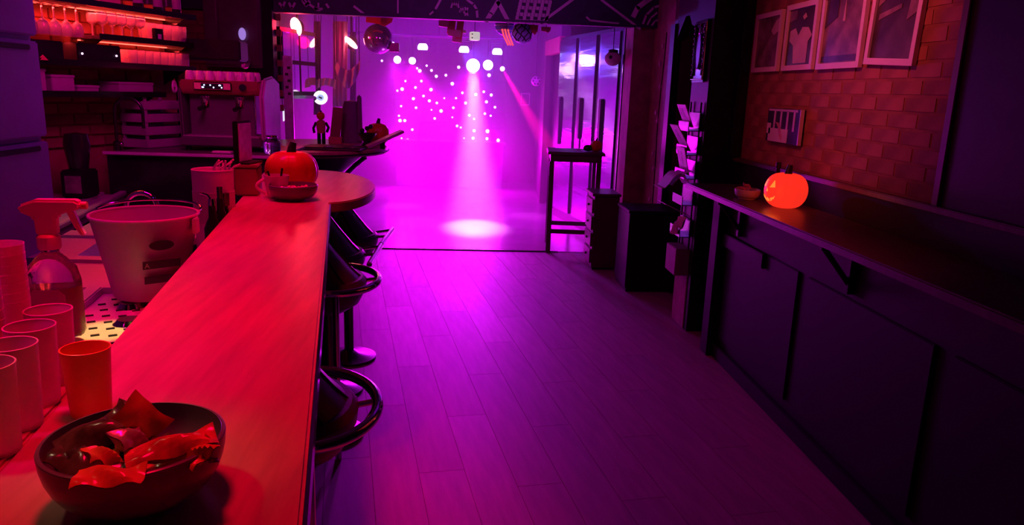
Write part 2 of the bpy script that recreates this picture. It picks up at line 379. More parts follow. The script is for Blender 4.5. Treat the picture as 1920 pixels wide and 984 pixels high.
# ------------------------------------------------------------------ left side shell
SO = Vector((-2.03, 5.62, 0)); SU = Vector((-0.37, -0.929, 0)).normalized(); SN = Vector((0.929, -0.37, 0)).normalized()
SANG = math.atan2(SU.y, SU.x)
def sw(u, n, z): return SO + SU * u + SN * n + Vector((0, 0, z))
wb = struct('wall_bar', MB().slab([(-0.02, 0), (2.4, 0), (2.4, 2.75), (-0.02, 2.75)], SU, (0, 0, 1), SO - SN * 0.16, SN, 0.15), MORTAR)
br_s = [MB().box((0, 0, 0), (BL - 0.012, 0.03, BH - 0.012)).mesh('brick', m, 0.003) for m in (BRICK, BRICK2)]
for r in range(17):
    for k in range(8):
        u = 0.12 + k * BL + (BL / 2 if r % 2 else 0)
        o = link('brick', random.choice(br_s), wb, sw(u, -0.008 + random.uniform(-0.003, 0.003), 1.2 + r * BH), SANG)
wbk = struct('wall_behind_bar', MB().bbox((-2.6, 7.30, 0), (-1.76, 7.5, 2.75)), MORTAR)
br_f = [MB().box((0, 0, 0), (BL - 0.01, 0.03, BH - 0.01)).mesh('brick', m, 0.003) for m in (BRICK, BRICK2)]
for r in range(14):
    for k in range(4):
        x = -2.5 + k * BL + (BL / 2 if r % 2 else 0)
        link('brick', random.choice(br_f), wbk, (x, 7.297 + random.uniform(-0.003, 0.003), 1.30 + r * BH))
struct('wall_post_left', MB().bbox((-1.82, 7.14, 0), (-1.69, 7.3, 2.75)), BLACK, 0.006)
# left wall of the back room
wlb = struct('wall_left_back', MB().slab([(0, 0), (6.2, 0), (6.2, 2.75), (0, 2.75)], Vector((0.03, 1, 0)).normalized(), (0, 0, 1), (-1.86, 7.5, 0), (-1, 0.03, 0), 0.1), PLASTER)

# ------------------------------------------------------------------ right wall: photos, poster
def frame(y0, y1, z0, z1, label, content, tilt=0.0):
    # y0 = far edge, y1 = near edge
    cy, cz = (y0 + y1) / 2, (z0 + z1) / 2; W, H = abs(y0 - y1), z1 - z0
    t = thing('picture_frame', label, 'picture', (XW - 0.012, cy, cz), 0, 'framed photos on the brick wall')
    t.rotation_euler = (tilt, 0, 0)
    fw = 0.028
    m = MB()
    m.box((0, 0, H / 2 - fw / 2), (0.02, W, fw)).box((0, 0, -H / 2 + fw / 2), (0.02, W, fw))
    m.box((0, W / 2 - fw / 2, 0), (0.0196, fw, H - 2 * fw)).box((0, -W / 2 + fw / 2, 0), (0.0196, fw, H - 2 * fw))
    part('frame', m, FRAMEW, t)
    ph = part('photo', MB().box((0.004, 0, 0), (0.006, W - 1.8 * fw, H - 1.8 * fw)), content[0], t)
    for shp, mm in content[1]:                        # flat printed shapes, u to the right as seen, v up
        part('print', MB().slab([(-(u - 0.5) * (W - 1.8 * fw), (v - 0.5) * (H - 1.8 * fw)) for u, v in shp], (0, 1, 0), (0, 0, 1), (0.0, 0, 0), (-1, 0, 0), 0.0012), mm, ph)
    return t
frame(4.72, 4.335, 1.765, 2.11, 'white framed faded photo furthest left, next to the black pillar', (PHOTOM, [([(0.62, 0.72), (0.8, 0.9), (0.95, 0.95), (0.95, 0.7), (0.75, 0.62)], PHOTOL), ([(0.05, 0.2), (0.5, 0.42), (0.95, 0.40), (0.95, 0.05), (0.05, 0.05)], PHOTOL if False else PHOTOM)]))
frame(4.275, 3.90, 1.765, 2.12, 'white framed dark photo showing a pale shirt', (PHOTOD, [([(0.1, 0.62), (0.3, 0.66), (0.42, 0.52), (0.55, 0.66), (0.78, 0.64), (0.92, 0.5), (0.8, 0.40), (0.8, 0.04), (0.32, 0.04), (0.26, 0.36), (0.1, 0.44)], PHOTOL), ([(0.52, 0.84), (0.62, 0.9), (0.68, 0.82), (0.58, 0.78)], PHOTOL), ([(0.03, 0.78), (0.3, 0.82), (0.3, 0.97), (0.03, 0.97)], PHOTOM)]))
frame(3.85, 3.425, 1.762, 2.13, 'white framed hazy photo third along, with a thin bright spire', (PHOTOM, [([(0.03, 0.55), (0.35, 0.7), (0.35, 0.97), (0.03, 0.97)], PHOTOD), ([(0.5, 0.62), (0.56, 0.62), (0.53, 0.97)], PHOTOL), ([(0.03, 0.03), (0.97, 0.03), (0.97, 0.12), (0.03, 0.12)], PHOTOD)]))
frame(3.375, 2.995, 1.765, 2.13, 'white framed photo hanging crooked, nearest to the dark pier', (PHOTOD, [([(0.05, 0.7), (0.4, 0.9), (0.45, 0.97), (0.05, 0.97)], PHOTOM), ([(0.75, 0.5), (0.95, 0.6), (0.95, 0.97), (0.8, 0.9)], PHOTOM), ([(0.1, 0.60), (0.6, 0.72), (0.6, 0.66), (0.1, 0.52)], PHOTOM)]), 0.05)
po = thing('poster_board', 'small poster of a keyboard and hand below the framed photos', 'poster', (XW - 0.014, 4.15, 1.46), 0)
part('board', MB().box((0, 0, 0), (0.02, 0.44, 0.19)), BLACK, po)
for k in range(4):
    part('key', MB().box((-0.0108, 0.12 - k * 0.085, 0.03), (0.0016, 0.022, 0.11)), PHOTOL, po)
part('strip', MB().box((-0.0108, 0.02, 0.086), (0.0016, 0.38, 0.012)), PHOTOL, po)
part('card', MB().box((-0.0112, 0.06, -0.055), (0.002, 0.26, 0.075)), PAPER, po)
part('card', MB().box((-0.0112, 0.19, -0.02), (0.002, 0.05, 0.06)), PAPER, po)
part('hand_print', MB().slab([(0.10, 0.02), (0.06, -0.01), (0.04, -0.05), (0.0, -0.085), (0.0, -0.05), (0.02, -0.02), (0.05, 0.015)], (0, 1, 0), (0, 0, 1), (-0.0122, 0, 0), (-1, 0, 0), 0.001), SKIN, po)
part('edge', MB().box((-0.006, -0.216, 0), (0.02, 0.01, 0.19)), PHOTOL, po)

# pumpkin shape
def pumpkin(name, label, loc, R, H, body, stem, faced=None, rz=0.0, group=None):
    t = thing(name, label, 'pumpkin', loc, rz, group)
    prof = [(0.0, 0.04 * H)]
    for j in range(1, 16):
        a = PI * j / 16
        prof.append((R * math.sin(a) ** 0.62, H * 0.5 - H * 0.5 * math.cos(a)))
    prof.append((0.0, H * 0.95))
    prof = [(r, z - (0.05 * H * max(0, 1 - r / (0.35 * R)) if z > H / 2 else -0.04 * H * max(0, 1 - r / (0.35 * R)))) for r, z in prof]
    part('body', MB().lathe(prof, 64, lobes=9, depth=0.07), body, t)
    sr = R * 0.17
    part('stem', MB().tube([(0, 0, H * 0.86), (0.002, 0, H * 0.97), (0.006, 0.002, H * 1.1), (0.012, 0.004, H * 1.22)], [sr * 1.35, sr * 1.1, sr * 0.9, sr * 0.72], 10), stem, t)
    if faced:
        for shp in ([(-0.42, 0.62), (-0.18, 0.60), (-0.30, 0.80)], [(0.14, 0.60), (0.40, 0.62), (0.28, 0.80)], [(-0.06, 0.48), (0.06, 0.48), (0.0, 0.58)],
                    [(-0.45, 0.36), (-0.3, 0.28), (-0.2, 0.33), (-0.1, 0.26), (0.02, 0.31), (0.12, 0.25), (0.24, 0.32), (0.34, 0.28), (0.44, 0.38), (0.2, 0.22), (0.0, 0.19), (-0.2, 0.21), (-0.4, 0.28)]):
            m = MB(); n = len(shp)
            def onb(u, v, k):                         # wrapped on the round body, facing -x
                z = v * H; a = math.acos(max(-1, min(1, 1 - 2 * v))); r = R * math.sin(a) ** 0.62 * k
                th = PI + u * 1.15
                return Vector((r * math.cos(th), r * math.sin(th), z))
            m.add([onb(u, v, 1.012) for u, v in shp] + [onb(u, v, 0.93) for u, v in shp], [tuple(range(n))] + [(i, (i + 1) % n, n + (i + 1) % n, n + i) for i in range(n)])
            part('carved_cut', m, faced, t)
    return t
lp = pumpkin('jack_o_lantern', 'glowing carved orange pumpkin lantern on the right ledge', (1.672, 3.655, 1.066), 0.107, 0.178, E_PUMP, PUMPD, E_FACE, rz=0.15)
light('POINT', 'pumpkin_glow', (1.54, 3.52, 1.15), (1.5, 3.9, 0), 0.25, (1, 0.12, 0.02), 0.05, parent=None)
def bowl_prof(R, H, foot, th=0.004):
    out = [(0, 0.002), (foot, 0.0), (foot, 0.006)]
    for j in range(1, 9):
        a = j / 8; out.append((foot + (R - foot) * math.sin(a * PI / 2) ** 0.9, 0.006 + (H - 0.006) * (1 - math.cos(a * PI / 2))))
    inn = [(max(0.0, r - th), z + th * 0.7) for r, z in reversed(out[3:])]
    return out + inn + [(0, 0.010)]
def wrapper(name, mtl, label, loc, L, W, T, rot, group=None, col=None):
    # pillow-shaped sweet wrapper with crimped ends
    m = MB(); N, K = 10, 6
    for sgn in (1, -1):
        def fn(u, v, sgn=sgn):
            e = min(1, 4.5 * min(u, 1 - u)) ; s = math.sin(PI * v) ** 0.7
            wz = (0.9 + 0.1 * math.sin(17 * v)) if e < 1 else 1
            return Vector(((u - 0.5) * L, (v - 0.5) * W * (1.08 - 0.14 * e), sgn * T / 2 * e * s * wz + 0.004 * math.sin(9 * u + 5 * v) + (0.0008 * sgn)))
        m.grid(fn, N, K)
    o = single(name, m, mtl, label, 'sweet', loc, 0, group)
    o.rotation_euler = rot
    return o
# pale dish of sweets by the lantern
t = thing('sweets_dish', 'pale oval dish of sweets beside the glowing pumpkin lantern', 'dish', (1.60, 3.975, 1.066))
part('dish', MB().lathe(bowl_prof(0.085, 0.05, 0.055), 28, sx=0.8, sy=1.0), CERAM, t)
C_PINK = mat('pink_wrap', (0.7, 0.25, 0.28), 0.25, var=0.3, scale=30); C_RED = mat('red_wrap', (0.72, 0.06, 0.08), 0.16, var=0.5, scale=40)
C_ORG = mat('orange_wrap', (0.85, 0.50, 0.07), 0.22, var=0.25, scale=25); C_BRN = mat('brown_wrap', (0.09, 0.06, 0.05), 0.18, var=0.6, scale=40)
C_SIL = mat('silver_wrap', (0.62, 0.55, 0.5), 0.2, 0.5, var=0.4, scale=50); C_YEL = mat('yellow_wrap', (0.8, 0.65, 0.1), 0.25, var=0.3, scale=30)
for k, (dx, dy, dz, rr) in enumerate([(-0.02, 0.02, 0.05, (0.3, 0.2, 0.4)), (0.02, -0.02, 0.05, (-0.2, 0.3, 1.6)), (0.0, 0.0, 0.066, (0.5, -0.4, 2.4))]):
    wrapper('wrapped_sweet', [C_PINK, C_SIL, C_PINK][k], 'small pink wrapped sweet in the pale dish on the ledge', (1.60 + dx, 3.975 + dy, 1.066 + dz), 0.06, 0.035, 0.018, rr, 'sweets in the ledge dish')
bt = thing('bottle', 'small dark bottle behind the glowing pumpkin on the ledge', 'bottle', (1.78, 4.02, 1.066))
part('body', MB().lathe([(0, 0), (0.026, 0), (0.028, 0.01), (0.028, 0.10), (0.012, 0.13), (0.011, 0.17), (0.014, 0.172), (0.014, 0.185), (0, 0.185)], 18), BLACKG, bt)
part('cap', MB().lathe([(0, 0.185), (0.015, 0.185), (0.014, 0.20), (0, 0.202)], 14), GUN, bt)
part('label_band', MB().lathe([(0.0287, 0.03), (0.0287, 0.085)], 18), PAPER, bt, solid=0.0006)

# brochure rack on the pillar side
rk = thing('brochure_rack', 'tall black rack of flyers fixed to the side of the pillar', 'rack', (1.62, 5.04, 0.42))
m = MB().tube([(-0.012, -0.11, 0), (-0.012, -0.11, 1.15)], 0.006, 6).tube([(-0.012, 0.11, 0), (-0.012, 0.11, 1.15)], 0.006, 6)
part('frame', m, BLACK, rk)
LV = [0.02, 0.24, 0.46, 0.64, 0.80, 0.96]
for k, z in enumerate(LV):
    b = MB().box((-0.045, 0, z), (0.08, 0.23, 0.006)).box((-0.085, 0, z + 0.03), (0.006, 0.23, 0.06)).box((-0.015, 0, z + 0.06), (0.005, 0.23, 0.12))
    part('pocket', b, GUN if k else mat('mauve_box', (0.30, 0.14, 0.2), 0.6), rk)
b = MB().box((-0.05, 0, 0.06), (0.10, 0.235, 0.19))
part('bin', b, mat('mauve_box', (0.30, 0.14, 0.2), 0.6), rk, 0.004)
FLY = [('lilac flyer leaning out in the topmost rack pocket', 0.985, 0.16, -0.42), ('lilac flyer leaning out of the second rack pocket', 0.825, 0.20, -0.55),
       ('pale long flyer leaning out of the third rack pocket', 0.665, 0.19, -0.25)]
LIL = mat('lilac_flyer', (0.65, 0.50, 0.72), 0.35, var=0.25, scale=20)
for k, (lb, z, h, tl) in enumerate(FLY):
    f = thing('flyer', lb, 'flyer', (1.62 - 0.055, 5.02, 0.42 + z), 0)
    f.rotation_euler = (0, tl, 0)
    part('sheet', MB().box((0, 0, h / 2), (0.006, 0.19, h)), LIL, f)
    part('print', MB().box((-0.0036, 0.03, h * 0.6), (0.001, 0.08, h * 0.5)), PHOTOD, f)
f = thing('magazine', 'open pale magazine drooping out of the middle of the rack', 'magazine', (1.60, 4.98, 0.42 + 0.60))
part('page', MB().grid(lambda u, v: Vector((-0.03 - 0.20 * u, (v - 0.5) * 0.2, 0.09 * math.sin(PI * min(u * 1.2, 1)) - 0.02 * u)), 8, 3), PAPER, f, solid=0.004)
part('page', MB().grid(lambda u, v: Vector((-0.03 - 0.13 * u, (v - 0.5) * 0.2, 0.10 - 0.02 * u - 0.08 * u * u)), 8, 3), LIL, f, solid=0.004)
f = thing('leaflet', 'white printed leaflet jutting out flat from the lower rack', 'leaflet', (1.60, 4.96, 0.42 + 0.385))
f.rotation_euler = (0, 0.42, 0)
part('sheet', MB().box((-0.12, 0, 0.0), (0.20, 0.22, 0.004)), PAPER, f)
part('print', MB().slab([(-0.06, -0.08), (-0.10, -0.06), (-0.13, 0.02), (-0.19, 0.03), (-0.17, 0.08), (-0.09, 0.06)], (1, 0, 0), (0, 1, 0), (0, 0, 0.002), (0, 0, 1), 0.001), PHOTOD, f)
f = thing('leaflet', 'crumpled white leaflet in the low pocket above the mauve bin', 'leaflet', (1.565, 5.0, 0.42 + 0.26))
part('sheet', MB().grid(lambda u, v: Vector((-0.05 * u + 0.02 * math.sin(7 * v), (v - 0.5) * 0.15, 0.10 * (1 - u) + 0.015 * math.sin(9 * u + 4 * v))), 8, 6), PAPER, f, solid=0.002)
# ornate lit glass panel on the pillar above the rack
og = thing('glass_panel', 'small ornate leaded glass panel with a blue oval above the rack', 'glass panel', (1.60, 5.05, 1.72))
part('backing', MB().box((0.008, 0, 0.18), (0.012, 0.24, 0.40)), BLACKG, og)
m = MB()
for a, b in [((-0.12, 0), (0.12, 0)), ((-0.12, 0.36), (0.12, 0.36)), ((-0.12, 0), (-0.12, 0.36)), ((0.12, 0), (0.12, 0.36)), ((-0.085, 0.03), (-0.085, 0.33)), ((0.085, 0.03), (0.085, 0.33))]:
    m.tube([(-0.003, a[0], a[1]), (-0.003, b[0], b[1])], 0.005, 6)
part('lead_frame', m, CHROME, og)
part('oval_pane', MB().slab(circ(0.05, 24, (0, 0.18), 1.0, 2.3), (0, 1, 0), (0, 0, 1), (0, 0, 0), (-1, 0, 0), 0.008), BLUEP, og)
m = MB().tube([(-0.008, 0.052 * math.cos(a), 0.18 + 0.117 * math.sin(a)) for a in [2 * PI * i / 24 for i in range(24)]], 0.004, 6, True)
part('oval_rim', m, CHROME, og)
for k in range(10):
    for s in (-1, 1):
        part('glass_bead', MB().sph((-0.007, s * 0.103, 0.03 + k * 0.034), 0.008, 8, 6), CHROME, og)
part('star', MB().slab([(0.035 * math.cos(i * PI / 4) * (1 if i % 2 == 0 else 0.35), 0.33 + 0.03 * math.sin(i * PI / 4) * (1 if i % 2 == 0 else 0.35)) for i in range(8)], (0, 1, 0), (0, 0, 1), (0, 0, 0), (-1, 0, 0), 0.008), CHROME, og)

# garland of small bulbs by the doorway
ga = thing('light_garland', 'hanging garland of small pale bulbs on the strip beside the dark doorway', 'garland', (XW - 0.04, 6.75, 0.55))
part('cord', MB().tube([(0.005 * math.sin(5 * z), 0.02 * math.sin(3 * z), z) for z in [i * 0.1 for i in range(17)]], 0.005, 6), BLACK, ga)
for k, z in enumerate([0.12, 0.42, 0.55, 0.85, 0.92, 1.15, 1.35, 1.5]):
    part('bulb', MB().lathe([(0, -0.045), (0.012, -0.03), (0.014, -0.01), (0.006, 0.008), (0, 0.01)], 10, (-0.02, 0.03 * (-1) ** k, z)), CERAM, ga)

# low black cabinet in the doorway
cb_ = thing('low_cabinet', 'low plain black cabinet standing in the dark doorway', 'cabinet', (1.66, 6.02, 0))
part('body', MB().bbox((-0.25, -0.13, 0.03), (0.28, 0.30, 0.66)), BLACK, cb_, 0.006)
part('top', MB().bbox((-0.26, -0.14, 0.66), (0.29, 0.31, 0.685)), BLACK, cb_, 0.004)
part('plinth', MB().bbox((-0.24, -0.12, 0.0), (0.27, 0.29, 0.03)), BLACK, cb_)
# narrow drawer stand under the table edge
ds = thing('drawer_stand', 'narrow dark drawer stand between the high table and black cabinet', 'drawers', (1.36, 6.80, 0))
part('body', MB().bbox((-0.10, -0.14, 0.02), (0.13, 0.22, 0.69)), DARKW, ds, 0.005)
part('top', MB().bbox((-0.125, -0.16, 0.69), (0.14, 0.24, 0.715)), DARKW, ds, 0.004)
for k in range(4):
    d = part('drawer', MB().bbox((-0.118, -0.12, 0.06 + k * 0.155), (-0.10, 0.20, 0.19 + k * 0.155)), DARKW, ds, 0.004)
    part('knob', MB().sph((-0.124, 0.04, 0.125 + k * 0.155), 0.012, 10, 6), GUN, d)
part('foot', MB().bbox((-0.09, -0.13, 0), (0.12, 0.21, 0.02)), BLACK, ds)
# high table
ht = thing('high_table', 'square dark high table standing before the steel cabinet', 'table', (1.20, 7.62, 0), -0.10)
part('top', MB().bbox((-0.28, -0.30, 1.0), (0.29, 0.28, 1.03)), DARKW, ht, 0.005)
part('apron', MB().bbox((-0.25, -0.27, 0.93), (0.26, 0.25, 1.0)), DARKW, ht, 0.003)
for sx in (-1, 1):
    for sy in (-1, 1):
        part('leg', MB().bbox((sx * 0.235 - 0.024, sy * 0.25 - 0.024, 0.0), (sx * 0.235 + 0.024, sy * 0.25 + 0.024, 0.93)), DARKW, ht, 0.004)
for sy in (-1, 1): part('stretcher', MB().bbox((-0.22, sy * 0.25 - 0.012, 0.20), (0.22, sy * 0.25 + 0.012, 0.245)), DARKW, ht, 0.003)
for sx in (-1, 1): part('stretcher', MB().bbox((sx * 0.235 - 0.012, -0.23, 0.30), (sx * 0.235 + 0.012, 0.23, 0.345)), DARKW, ht, 0.003)
pumpkin('small_pumpkin', 'small red pumpkin on the high table before the steel cabinet', (1.40, 7.52, 1.03), 0.062, 0.11, PUMP, PUMPD)
t = thing('drinking_glass', 'clear tumbler left on the high table', 'glass', (1.24, 7.56, 1.03))
part('wall', MB().lathe([(0, 0), (0.03, 0), (0.036, 0.12), (0.033, 0.12), (0.028, 0.006), (0, 0.006)], 20), GLASS, t)
single('sweets_bag', MB().sph((0, 0, 0.035), 0.05, 12, 8, (1, 0.8, 0.7)), BLACKG, 'small dark bag lying between tumbler and pumpkin on high table', 'bag', (1.315, 7.50, 1.03))

# steel cabinet bank behind the table, reflecting the lights
A = Vector((1.68, 7.76, 0)); B = Vector((1.29, 9.75, 0)); du = (B - A).normalized(); LN = (B - A).length; nn = Vector((-du.y, du.x, 0))
scab = thing('steel_cabinet', 'tall mirror-like steel cabinet with dark handle slots behind the high table', 'cabinet', A)
def cab(u0, u1, z0, z1, n0, n1): return MB().slab([(u0, z0), (u1, z0), (u1, z1), (u0, z1)], du, (0, 0, 1), nn * n0, nn, n1 - n0)
part('carcass', cab(0, LN, 0.0, 2.28, -0.45, 0.0), GUN, scab)
segs = [(0.08, 0.60), (0.74, 1.26), (1.40, LN - 0.03)]
for a, b in segs:
    d = part('door', cab(a, b, 0.12, 2.24, 0.0, 0.022), STEELD, scab, 0.006)
    part('handle', cab(b - 0.17, b - 0.09, 0.95, 1.55, 0.022, 0.05), BLACK, d, 0.01)
part('corner_post', cab(-0.10, 0.0, 0.0, 2.28, -0.1, 0.03), BLACK, scab, 0.004)
part('chrome_strip', cab(-0.085, -0.065, 0.0, 2.28, 0.03, 0.04), CHROME, scab, 0.003)
for n_ in (-0.03, 0.012):
    part('chrome_strip', cab(-0.112, -0.10, 0.0, 2.28, n_ - 0.008, n_ + 0.008), CHROME, scab, 0.003)
t = thing('hanging_ornament', 'round pale hanging skull-like ornament in front of the steel cabinet', 'ornament', py(1149, 110, 7.72))
part('ball', MB().sph((0, 0, 0), 0.085, 18, 12, (1, 1, 0.85)), mat('bone', (0.5, 0.4, 0.42), 0.6), t)
part('cap', MB().lathe([(0.05, 0.05), (0.05, 0.085), (0.0, 0.095)], 14), BLACK, t)
part('cord', MB().cyl((0, 0, 0.09), (0, 0, 2.75 - t.location.z), 0.004, n=6), BLACK, t)
part('eye_hole', MB().sph((-0.035, -0.066, 0.01), 0.02, 10, 6), BLACK, t)
# dark doorway further along
E2 = Vector((1.23, 10.9, 0)); dv = (E2 - B).normalized(); L2 = (E2 - B).length; n2 = Vector((-dv.y, dv.x, 0))
def dwl(u0, u1, z0, z1, n0, n1): return MB().slab([(u0, z0), (u1, z0), (u1, z1), (u0, z1)], dv, (0, 0, 1), B + n2 * n0, n2, n1 - n0)
d2 = struct('door_2', dwl(0.05, 1.02, 0, 2.1, -0.14, -0.1), BLACK)
part('lintel', dwl(0.0, 1.12, 2.1, 2.3, -0.06, 0.02), mat('red_wood', (0.4, 0.14, 0.12), 0.5), d2, 0.005)
part('jamb', dwl(1.02, 1.12, 0, 2.1, -0.06, 0.02), DARKW, d2, 0.005)
struct('wall_right_back', MB().prism([(1.23, 10.88), (1.36, 13.2), (1.5, 13.2), (1.5, 10.88)], 0, 2.75), PLASTER)
struct('wall_over_door', dwl(0.0, 1.12, 2.3, 2.75, -0.12, 0.0), PLASTER)
fb = thing('wall_ball', 'small black and white patterned disc hanging on the back right wall', 'ornament', py(1005, 152, 11.5))
part('disc', MB().sph((0, 0, 0), 0.075, 16, 10), CERAM, fb)
for k in range(6):
    a = k * PI / 3
    part('patch', MB().sph((0.045 * math.cos(a), -0.052, 0.045 * math.sin(a)), 0.016, 8, 6), BLACK, fb)
part('cord', MB().cyl((0, 0, 0.07), (0, 0, 2.75 - fb.location.z), 0.004, n=6), BLACK, fb)
t = thing('wall_notice', 'small pale framed notice at the back beside the red beam', 'notice', py(985, 186, 12.6))
part('frame', MB().box((0, 0, 0), (0.15, 0.02, 0.20)), FRAMEW, t, 0.004); part('sheet', MB().box((0, -0.011, 0), (0.12, 0.004, 0.17)), PHOTOM, t)

# ------------------------------------------------------------------ bar
XR = lambda Y: -0.173 - 0.1536 * (Y - 0.785)
XL = lambda Y: -0.672 - 0.148 * (Y - 1.552)
BT = 1.10
rnd = [(-0.55, 3.24), (-0.485, 3.29), (-0.431, 3.42), (-0.403, 3.61), (-0.413, 3.853), (-0.476, 4.12), (-0.596, 4.36), (-0.721, 4.48), (-0.851, 4.52), (-0.98, 4.49), (-1.06, 4.40)]
def smooth(pts, it=2):
    for _ in range(it):
        q_ = [pts[0]]
        for a, b in zip(pts[:-1], pts[1:]):
            q_.append((a[0] * .75 + b[0] * .25, a[1] * .75 + b[1] * .25)); q_.append((a[0] * .25 + b[0] * .75, a[1] * .25 + b[1] * .75))
        q_.append(pts[-1]); pts = q_
    return pts
outline = [(XL(-0.7), -0.7), (XR(-0.7), -0.7)] + [(-0.55, 3.24)] + smooth(rnd, 2)[1:] + [(XL(4.3) - 0.02, 4.3)]
bar = thing('bar_counter', 'long varnished wooden bar counter with a rounded far end', 'bar counter')
part('countertop', MB().prism(outline, BT - 0.045, BT), WOOD, bar, 0.006)
part('edge_strip', MB().prism([(XR(-0.7) + 0.001, -0.7), (XR(-0.7) + 0.006, -0.7), (XR(3.22) + 0.006, 3.22), (XR(3.22) + 0.001, 3.22)], BT - 0.043, BT - 0.004), CHROME, bar)
part('front_panel', MB().prism([(XL(-0.7) + 0.02, -0.7), (XL(-0.7) + 0.08, -0.7), (XL(4.2) + 0.08, 4.2), (XL(4.2) + 0.02, 4.2)], 0.06, BT - 0.045), BLACK, bar)
part('kick_plate', MB().prism([(XL(-0.7) + 0.03, -0.7), (XL(-0.7) + 0.07, -0.7), (XL(4.2) + 0.07, 4.2), (XL(4.2) + 0.03, 4.2)], 0.0, 0.06), GUN, bar)
part('pedestal', MB().lathe([(0.20, 0.0), (0.16, 0.05), (0.10, 0.5), (0.13, 0.85), (0.22, 1.055)], 28, (-0.80, 4.0, 0)), BLACK, bar)

# second round-ended counter further back
rt = thing('round_table', 'large round wooden table top beyond the bar end, on a flared pedestal', 'table', (-1.19, 6.40, 0))
part('top', MB().prism(circ(0.60, 48, (0, 0), 1.0, 1.22), 1.055, 1.10), WOOD, rt, 0.006)
part('edge', MB().tube([(x, y, 1.072) for x, y in circ(0.604, 48, (0, 0), 1.0, 1.22)], 0.008, 6, True), BLACK, rt)
part('pedestal', MB().lathe([(0.34, 0.0), (0.34, 0.04), (0.10, 0.10), (0.09, 0.55), (0.20, 0.86), (0.42, 1.055)], 32), BLACK, rt)
for k in range(4):
    a = k * PI / 2 - 0.5
    part('curved_brace', MB().tube([((0.08 + 0.42 * s * s) * math.cos(a), (0.08 + 0.42 * s * s) * math.sin(a), 0.45 + 0.58 * s) for s in [i / 8 for i in range(9)]], 0.02, 8), GUN, rt)

# stools tucked at the bar
def stool(label, loc, rz, straight=False):
    t = thing('bar_stool', label, 'bar stool', loc, rz, 'stools along the bar')
    part('base', MB().lathe([(0.0, 0), (0.16, 0), (0.16, 0.012), (0.06, 0.03), (0.03, 0.05), (0, 0.05)], 32), GUN, t)
    part('column', MB().cyl((0, 0, 0.04), (0, 0, 0.64), 0.028, n=18), GUN, t)
    part('seat', MB().lathe([(0.0, 0.60), (0.10, 0.61), (0.17, 0.65), (0.205, 0.71), (0.21, 0.745), (0.19, 0.765), (0.0, 0.775)], 32, sx=0.85, sy=1.05), LEATHER, t)
    rings = []
    for z, cx, rx, ry in [(0.755, -0.01, 0.165, 0.205), (0.80, -0.03, 0.14, 0.185), (0.88, -0.06, 0.105, 0.15), (0.96, -0.09, 0.075, 0.115), (1.02, -0.11, 0.055, 0.085), (1.045, -0.115, 0.035, 0.06)]:
        rings.append([Vector((cx + rx * math.cos(2 * PI * i / 28), ry * math.sin(2 * PI * i / 28), z)) for i in range(28)])
    bk = part('backrest', MB().loft(rings), LEATHER, t)
    for a in (-0.9, 0.0, 0.9):
        part('seam', MB().tube([(r_[0].x * 0 + c + rx * math.cos(a) * 1.01, ry * math.sin(a) * 1.01, z) for r_, (z, c, rx, ry) in zip(rings, [(0.755, -0.01, 0.165, 0.205), (0.80, -0.03, 0.14, 0.185), (0.88, -0.06, 0.105, 0.15), (0.96, -0.09, 0.075, 0.115), (1.02, -0.11, 0.055, 0.085)])], 0.004, 6), BLACK, bk)
    if straight:
        part('rail', MB().tube([(0.23, -0.23, 0.75), (0.23, 0.23, 0.75)], 0.014, 12), CHROME, t)
        part('spoke', MB().cyl((0.15, 0.0, 0.745), (0.23, 0.0, 0.75), 0.008, n=8), CHROME, t)
        part('spoke', MB().cyl((0.10, 0.16, 0.735), (0.23, 0.20, 0.75), 0.008, n=8), CHROME, t)
    else:
        P = [(0.04 + 0.19 * math.cos(a), 0.255 * math.sin(a), 0.75) for a in [-1.5 + 3.0 * i / 20 for i in range(21)]]
        P = [(P[0][0] - 0.05, P[0][1] + 0.0, 0.75)] + P + [(P[-1][0] - 0.06, P[-1][1] - 0.01, 0.75)]
        part('rail', MB().tube(P, 0.016, 12), CHROME, t)
        part('spoke', MB().cyl((0.15, 0, 0.74), (0.225, 0, 0.75), 0.009, n=8), CHROME, t)
        part('leg', MB().tube([P[1], (P[1][0], P[1][1] - 0.002, 0.60), (P[1][0], P[1][1] - 0.004, 0.0)], 0.014, 10), CHROME, t)
    return t
stool('black padded bar stool with curved chrome rail, nearest to the camera', (-0.435, 1.90, 0), bar_ang)
stool('black padded bar stool with curved chrome rail, second along the bar', (-0.575, 3.27, 0), bar_ang - 0.05)
stool('violet-lit padded stool with straight rail under the rounded bar end', (-0.645, 3.80, 0), -0.02, True)
stool('furthest violet-lit padded stool with straight rail beyond the bar end', (-0.63, 4.29, 0), -0.05, True)

# ------------------------------------------------------------------ things on the bar
pumpkin('pumpkin_ornament', 'large plain red-orange pumpkin with black stem on the bar end', (-0.79, 3.62, BT), 0.125, 0.185, PUMP, PUMPD)
t = thing('mug', 'pale mug holding dark spoons in front of the big pumpkin', 'mug', (-0.80, 3.36, BT))
part('cup', MB().lathe([(0, 0), (0.034, 0), (0.04, 0.006), (0.052, 0.07), (0.054, 0.10), (0.050, 0.10), (0.047, 0.07), (0.035, 0.01), (0, 0.01)], 26), CERAM, t)
part('handle', MB().tube([(-0.045 - 0.035 * math.sin(PI * s), -0.02 - 0.012 * math.sin(PI * s), 0.02 + 0.065 * s) for s in [i / 8 for i in range(9)]], 0.007, 8), CERAM, t)
for k, (dx, dy) in enumerate([(-0.02, 0.0), (0.012, 0.015)]):
    single('spoon', MB().cyl((dx * 0.4, dy * 0.4, 0.012), (dx * 1.9, dy, 0.125 + dx * 0.4), 0.005, n=8), BLACKG,
           ['dark spoon leaning left in the pale mug on the bar', 'dark spoon leaning right in the pale mug on the bar'][k], 'spoon', (-0.80, 3.36, BT))
